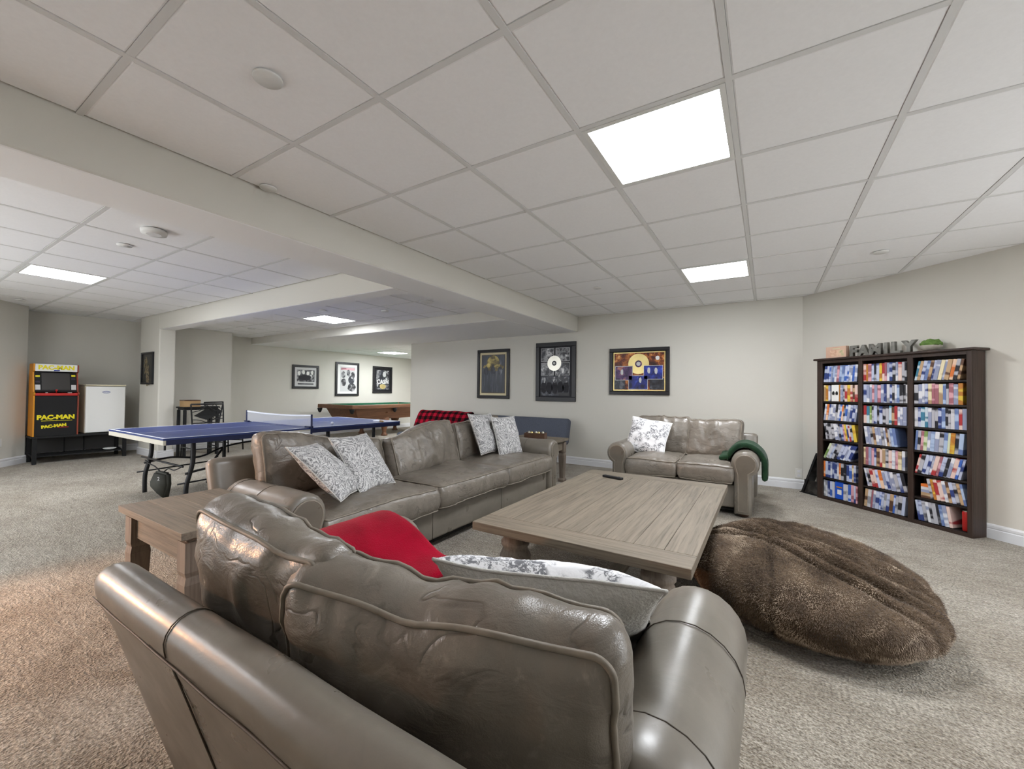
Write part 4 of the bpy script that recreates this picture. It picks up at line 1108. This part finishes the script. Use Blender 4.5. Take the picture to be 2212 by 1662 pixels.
t = thing('leaning_board', 'dark mottled board leaning between the wall and the bookcase', 'board', bc(.10, .075, 0), math.radians(-45))
Ml = Euler((0, math.radians(21), 0)).to_matrix().to_4x4()
box('panel', (0, -.06, .008), (.02, .055, .52), 'camo', t, .003, M=Ml); box('edge_strip', (-.002, -.064, .0075), (.022, -.060, .52), 'black_matte', t, M=Ml)
box('foot', (-.015, -.07, 0), (.20, .055, .008), 'black_matte', t, .002)
box('rear_panel', (.185, -.055, .0085), (.20, .05, .40), 'camo', t, .002)
box('side_flap', (.03, -.05, .0085), (.19, -.044, .16), 'camo', t, .002)
# ------------------------------------------------------------------ framed pictures
def framed(name, label, c, w, h, rz, fw, fmat, group=None, depth=.03):
    """thing hanging on a wall; local x to the viewer's right, y towards the wall (+), z up; face at y=-depth"""
    t = thing(name, label, 'picture', c, rz, group)
    for lo, hi in (((-w/2, h/2-fw), (w/2, h/2)), ((-w/2, -h/2), (w/2, -h/2+fw)), ((-w/2, -h/2+fw), (-w/2+fw, h/2-fw)), ((w/2-fw, -h/2+fw), (w/2, h/2-fw))):
        box('frame_bar', (lo[0], -depth, lo[1]), (hi[0], -.001, hi[1]), fmat, t, .004)
    box('backing', (-w/2+.005, -.010, -h/2+.005), (w/2-.005, -.002, h/2-.005), 'black_matte', t)
    return t
def pane(t, name, x0, x1, z0, z1, mat, lvl=0): return box(name, (x0, -.0125-.0015*lvl-.0015, z0), (x1, -.0105-.0015*lvl, z1), mat, t)
def disc(t, name, x, z, r, mat, lvl=0, n=40):
    y = -.014-.0016*lvl
    V = [(x+r*math.cos(2*PI*k/n), y, z+r*math.sin(2*PI*k/n)) for k in range(n)]+[(x+r*math.cos(2*PI*k/n), y+.0014, z+r*math.sin(2*PI*k/n)) for k in range(n)]
    return mesh(name, V, [tuple(range(n)), tuple(reversed(range(n, 2*n)))]+[(k, n+k, n+(k+1) % n, (k+1) % n) for k in range(n)], mat, t)
def blob(t, name, x, z, rx, rz, mat, lvl=2, seed=0):
    n = 22; y = -.014-.0016*lvl
    V = [(x+rx*(1+.25*noise.noise(Vector((math.cos(2*PI*k/n)*1.5+seed, math.sin(2*PI*k/n)*1.5, seed))))*math.cos(2*PI*k/n), y, z+rz*(1+.25*noise.noise(Vector((math.cos(2*PI*k/n)*1.5, math.sin(2*PI*k/n)*1.5+seed, 3))))*math.sin(2*PI*k/n)) for k in range(n)]
    V += [(a, y+.001, c) for a, b, c in V]
    return mesh(name, V, [tuple(range(n)), tuple(reversed(range(n, 2*n)))]+[(k, n+k, n+(k+1) % n, (k+1) % n) for k in range(n)], mat, t)
YW = AY-.0005
# gold disc over a dark poster
t = framed('framed_record', 'framed dark poster with a pale gold disc, leftmost on the back wall', (-4.175, YW, 1.454), .69, .878, 0, .055, 'frame_black')
pane(t, 'mat_board', -.29, .29, -.385, .385, 'mat_cream'); pane(t, 'inner_mat', -.255, .255, -.345, .345, 'frame_bronze', 1)
pane(t, 'poster', -.245, .245, -.335, .335, 'photo_moody', 2); disc(t, 'gold_record', .0, .20, .135, 'photo_yellow', 3); blob(t, 'poster_figure', 0, .12, .22, .07, 'photo_yellow', 4, 2)
for k in range(3): blob(t, 'poster_figure', -.15+.15*k, .06, .05, .075, 'photo_dark', 5, k)
# silver disc collage
t = framed('framed_record', 'tall black framed collage with a silver disc beside the beam', (-2.94, YW, 1.474), .72, .967, 0, .07, 'frame_black')
pane(t, 'mat_board', -.29, .29, -.415, .415, 'mat_black')
for x0, x1, z0, z1 in ((-.265, -.03, .17, .39), (.0, .25, .17, .39), (-.265, -.03, -.06, .15), (.0, .25, -.06, .15)):
    pane(t, 'photo_border', x0, x1, z0, z1, 'silver_print', 1); pane(t, 'photo_print', x0+.006, x1-.006, z0+.006, z1-.006, 'photo_grey', 2)
pane(t, 'photo_print', -.265, .25, -.39, -.07, 'photo_dark', 1)
for k in range(5): blob(t, 'poster_figure', -.21+.1*k, -.13+.03*(k % 2), .038, .05, 'photo_grey', 3, k); blob(t, 'poster_figure', -.21+.1*k, -.26, .055, .1, 'mat_black', 2, k+7)
pane(t, 'name_plate', .06, .25, -.39, -.34, 'frame_black', 3)
disc(t, 'silver_record', -.02, .14, .125, 'silver', 4); disc(t, 'record_label', -.02, .14, .04, 'photo_dark', 5); disc(t, 'record_hole', -.02, .14, .02, 'silver_print', 6)
# gold disc with colour stage photographs
t = framed('framed_record', 'wide framed gold disc with colourful stage photographs above the loveseat', (-1.597, YW, 1.46), .867, .69, 0, .05, 'frame_black')
pane(t, 'inner_mat', -.375, .375, -.285, .285, 'gold'); pane(t, 'poster', -.36, .36, -.27, .27, 'photo_amber', 1)
for x0, x1 in ((-.36, -.20), (.16, .36)): pane(t, 'photo_print', x0, x1, -.265, -.10, 'photo_dark', 2)
disc(t, 'gold_record', 0, .11, .15, 'gold', 3); disc(t, 'record_label', 0, .11, .05, 'photo_purple', 4); disc(t, 'record_hole', 0, .11, .03, 'silver_print', 5)
for x0, x1, z0, z1, m in ((-.345, -.085, -.13, .08, 'photo_purple'), (.075, .345, -.12, .085, 'photo_blue'), (-.145, .135, -.265, -.06, 'photo_blue')):
    pane(t, 'photo_border', x0, x1, z0, z1, 'silver_print', 6); pane(t, 'photo_print', x0+.007, x1-.007, z0+.007, z1-.007, m, 7)
for x, z, s in ((-.24, -.01, .02), (.15, .01, .02), (.25, .005, .022), (.03, -.13, .018)): blob(t, 'poster_figure', x, z, s, s*2.2, 'silver_print', 9, x*9)
blob(t, 'poster_figure', .27, .19, .03, .03, 'white', 3, 4)
# three black framed prints in the games room (wall faces +X)
XW = -9.5195
def pic(label, y0, y1, z0, z1): return framed('framed_print', label, (XW, (y0+y1)/2, (z0+z1)/2), y1-y0, z1-z0, PI/2, .055, 'frame_black')
t = pic('black framed black-and-white group photograph, leftmost of three on the pale wall', 5.50, 6.17, 1.15, 1.72)
pane(t, 'mat_board', -.28, .28, -.23, .23, 'silver_print'); pane(t, 'photo_print', -.225, .225, -.115, .17, 'photo_grey', 1)
for k in range(4): blob(t, 'poster_figure', -.17+.11*k, .09+.02*(k % 2), .035, .05, 'white', 2, k)
blob(t, 'poster_figure', -.02, -.02, .17, .07, 'mat_black', 2, 3); pane(t, 'caption', -.20, .20, -.185, -.155, 'photo_dark', 1)
t = pic('black framed white poster with grey portraits, middle of three on the pale wall', 6.64, 7.36, .97, 1.86)
pane(t, 'mat_board', -.30, .30, -.385, .385, 'white'); pane(t, 'poster', -.22, .24, -.33, .33, 'silver_print', 1)
pane(t, 'title_strip', -.20, .22, .24, .30, 'case_pink', 2)
for x, z, a, b in ((-.13, .12, .06, .09), (.03, .17, .055, .085), (.16, .10, .06, .1), (-.12, -.08, .07, .1), (.13, -.22, .12, .11)): blob(t, 'poster_figure', x, z, a, b, 'photo_grey', 3, x*5)
blob(t, 'poster_figure', .12, -.02, .09, .12, 'photo_dark', 2, 9)
t = pic('black framed monochrome guitarist print with white lettering, rightmost of three on the pale wall', 7.83, 8.53, 1.045, 1.815)
pane(t, 'mat_board', -.27, .27, -.30, .30, 'mat_black'); pane(t, 'poster', -.225, .225, -.275, .275, 'photo_grey', 1)
blob(t, 'poster_figure', 0, .12, .13, .16, 'photo_dark', 2, 4); blob(t, 'poster_figure', .06, .16, .06, .08, 'silver_print', 3, 1); blob(t, 'poster_figure', .0, -.19, .11, .075, 'gold', 3, 2)
text('lettering', 'CASH', .17, 'white', t, Matrix.Translation((0, -.0215, -.06)) @ Euler((PI/2, 0, 0)).to_matrix().to_4x4(), .001, .004)
# narrow sign on the column (faces -Y)
t = framed('wall_sign', 'narrow tall dark sign with vertical script hanging on the column', (-8.85, 2.6495, 1.466), .50, .54, 0, .03, 'frame_black')
t['category'] = 'sign'
pane(t, 'sign_panel', -.22, .22, -.24, .24, 'sign_dark')
for k, (x, z, s) in enumerate(((-.06, .15, .9), (-.02, .03, 1.3), (.02, -.08, .9), (.04, -.17, .8))):
    P = [(x+.07*s*math.sin(q*1.9+k), -.0155, z+.05*s*math.cos(q*2.7+k*2)-.012*q) for q in range(9)]
    tube('script', spline(P, 4), .006, 'brass_script', t, n=5)
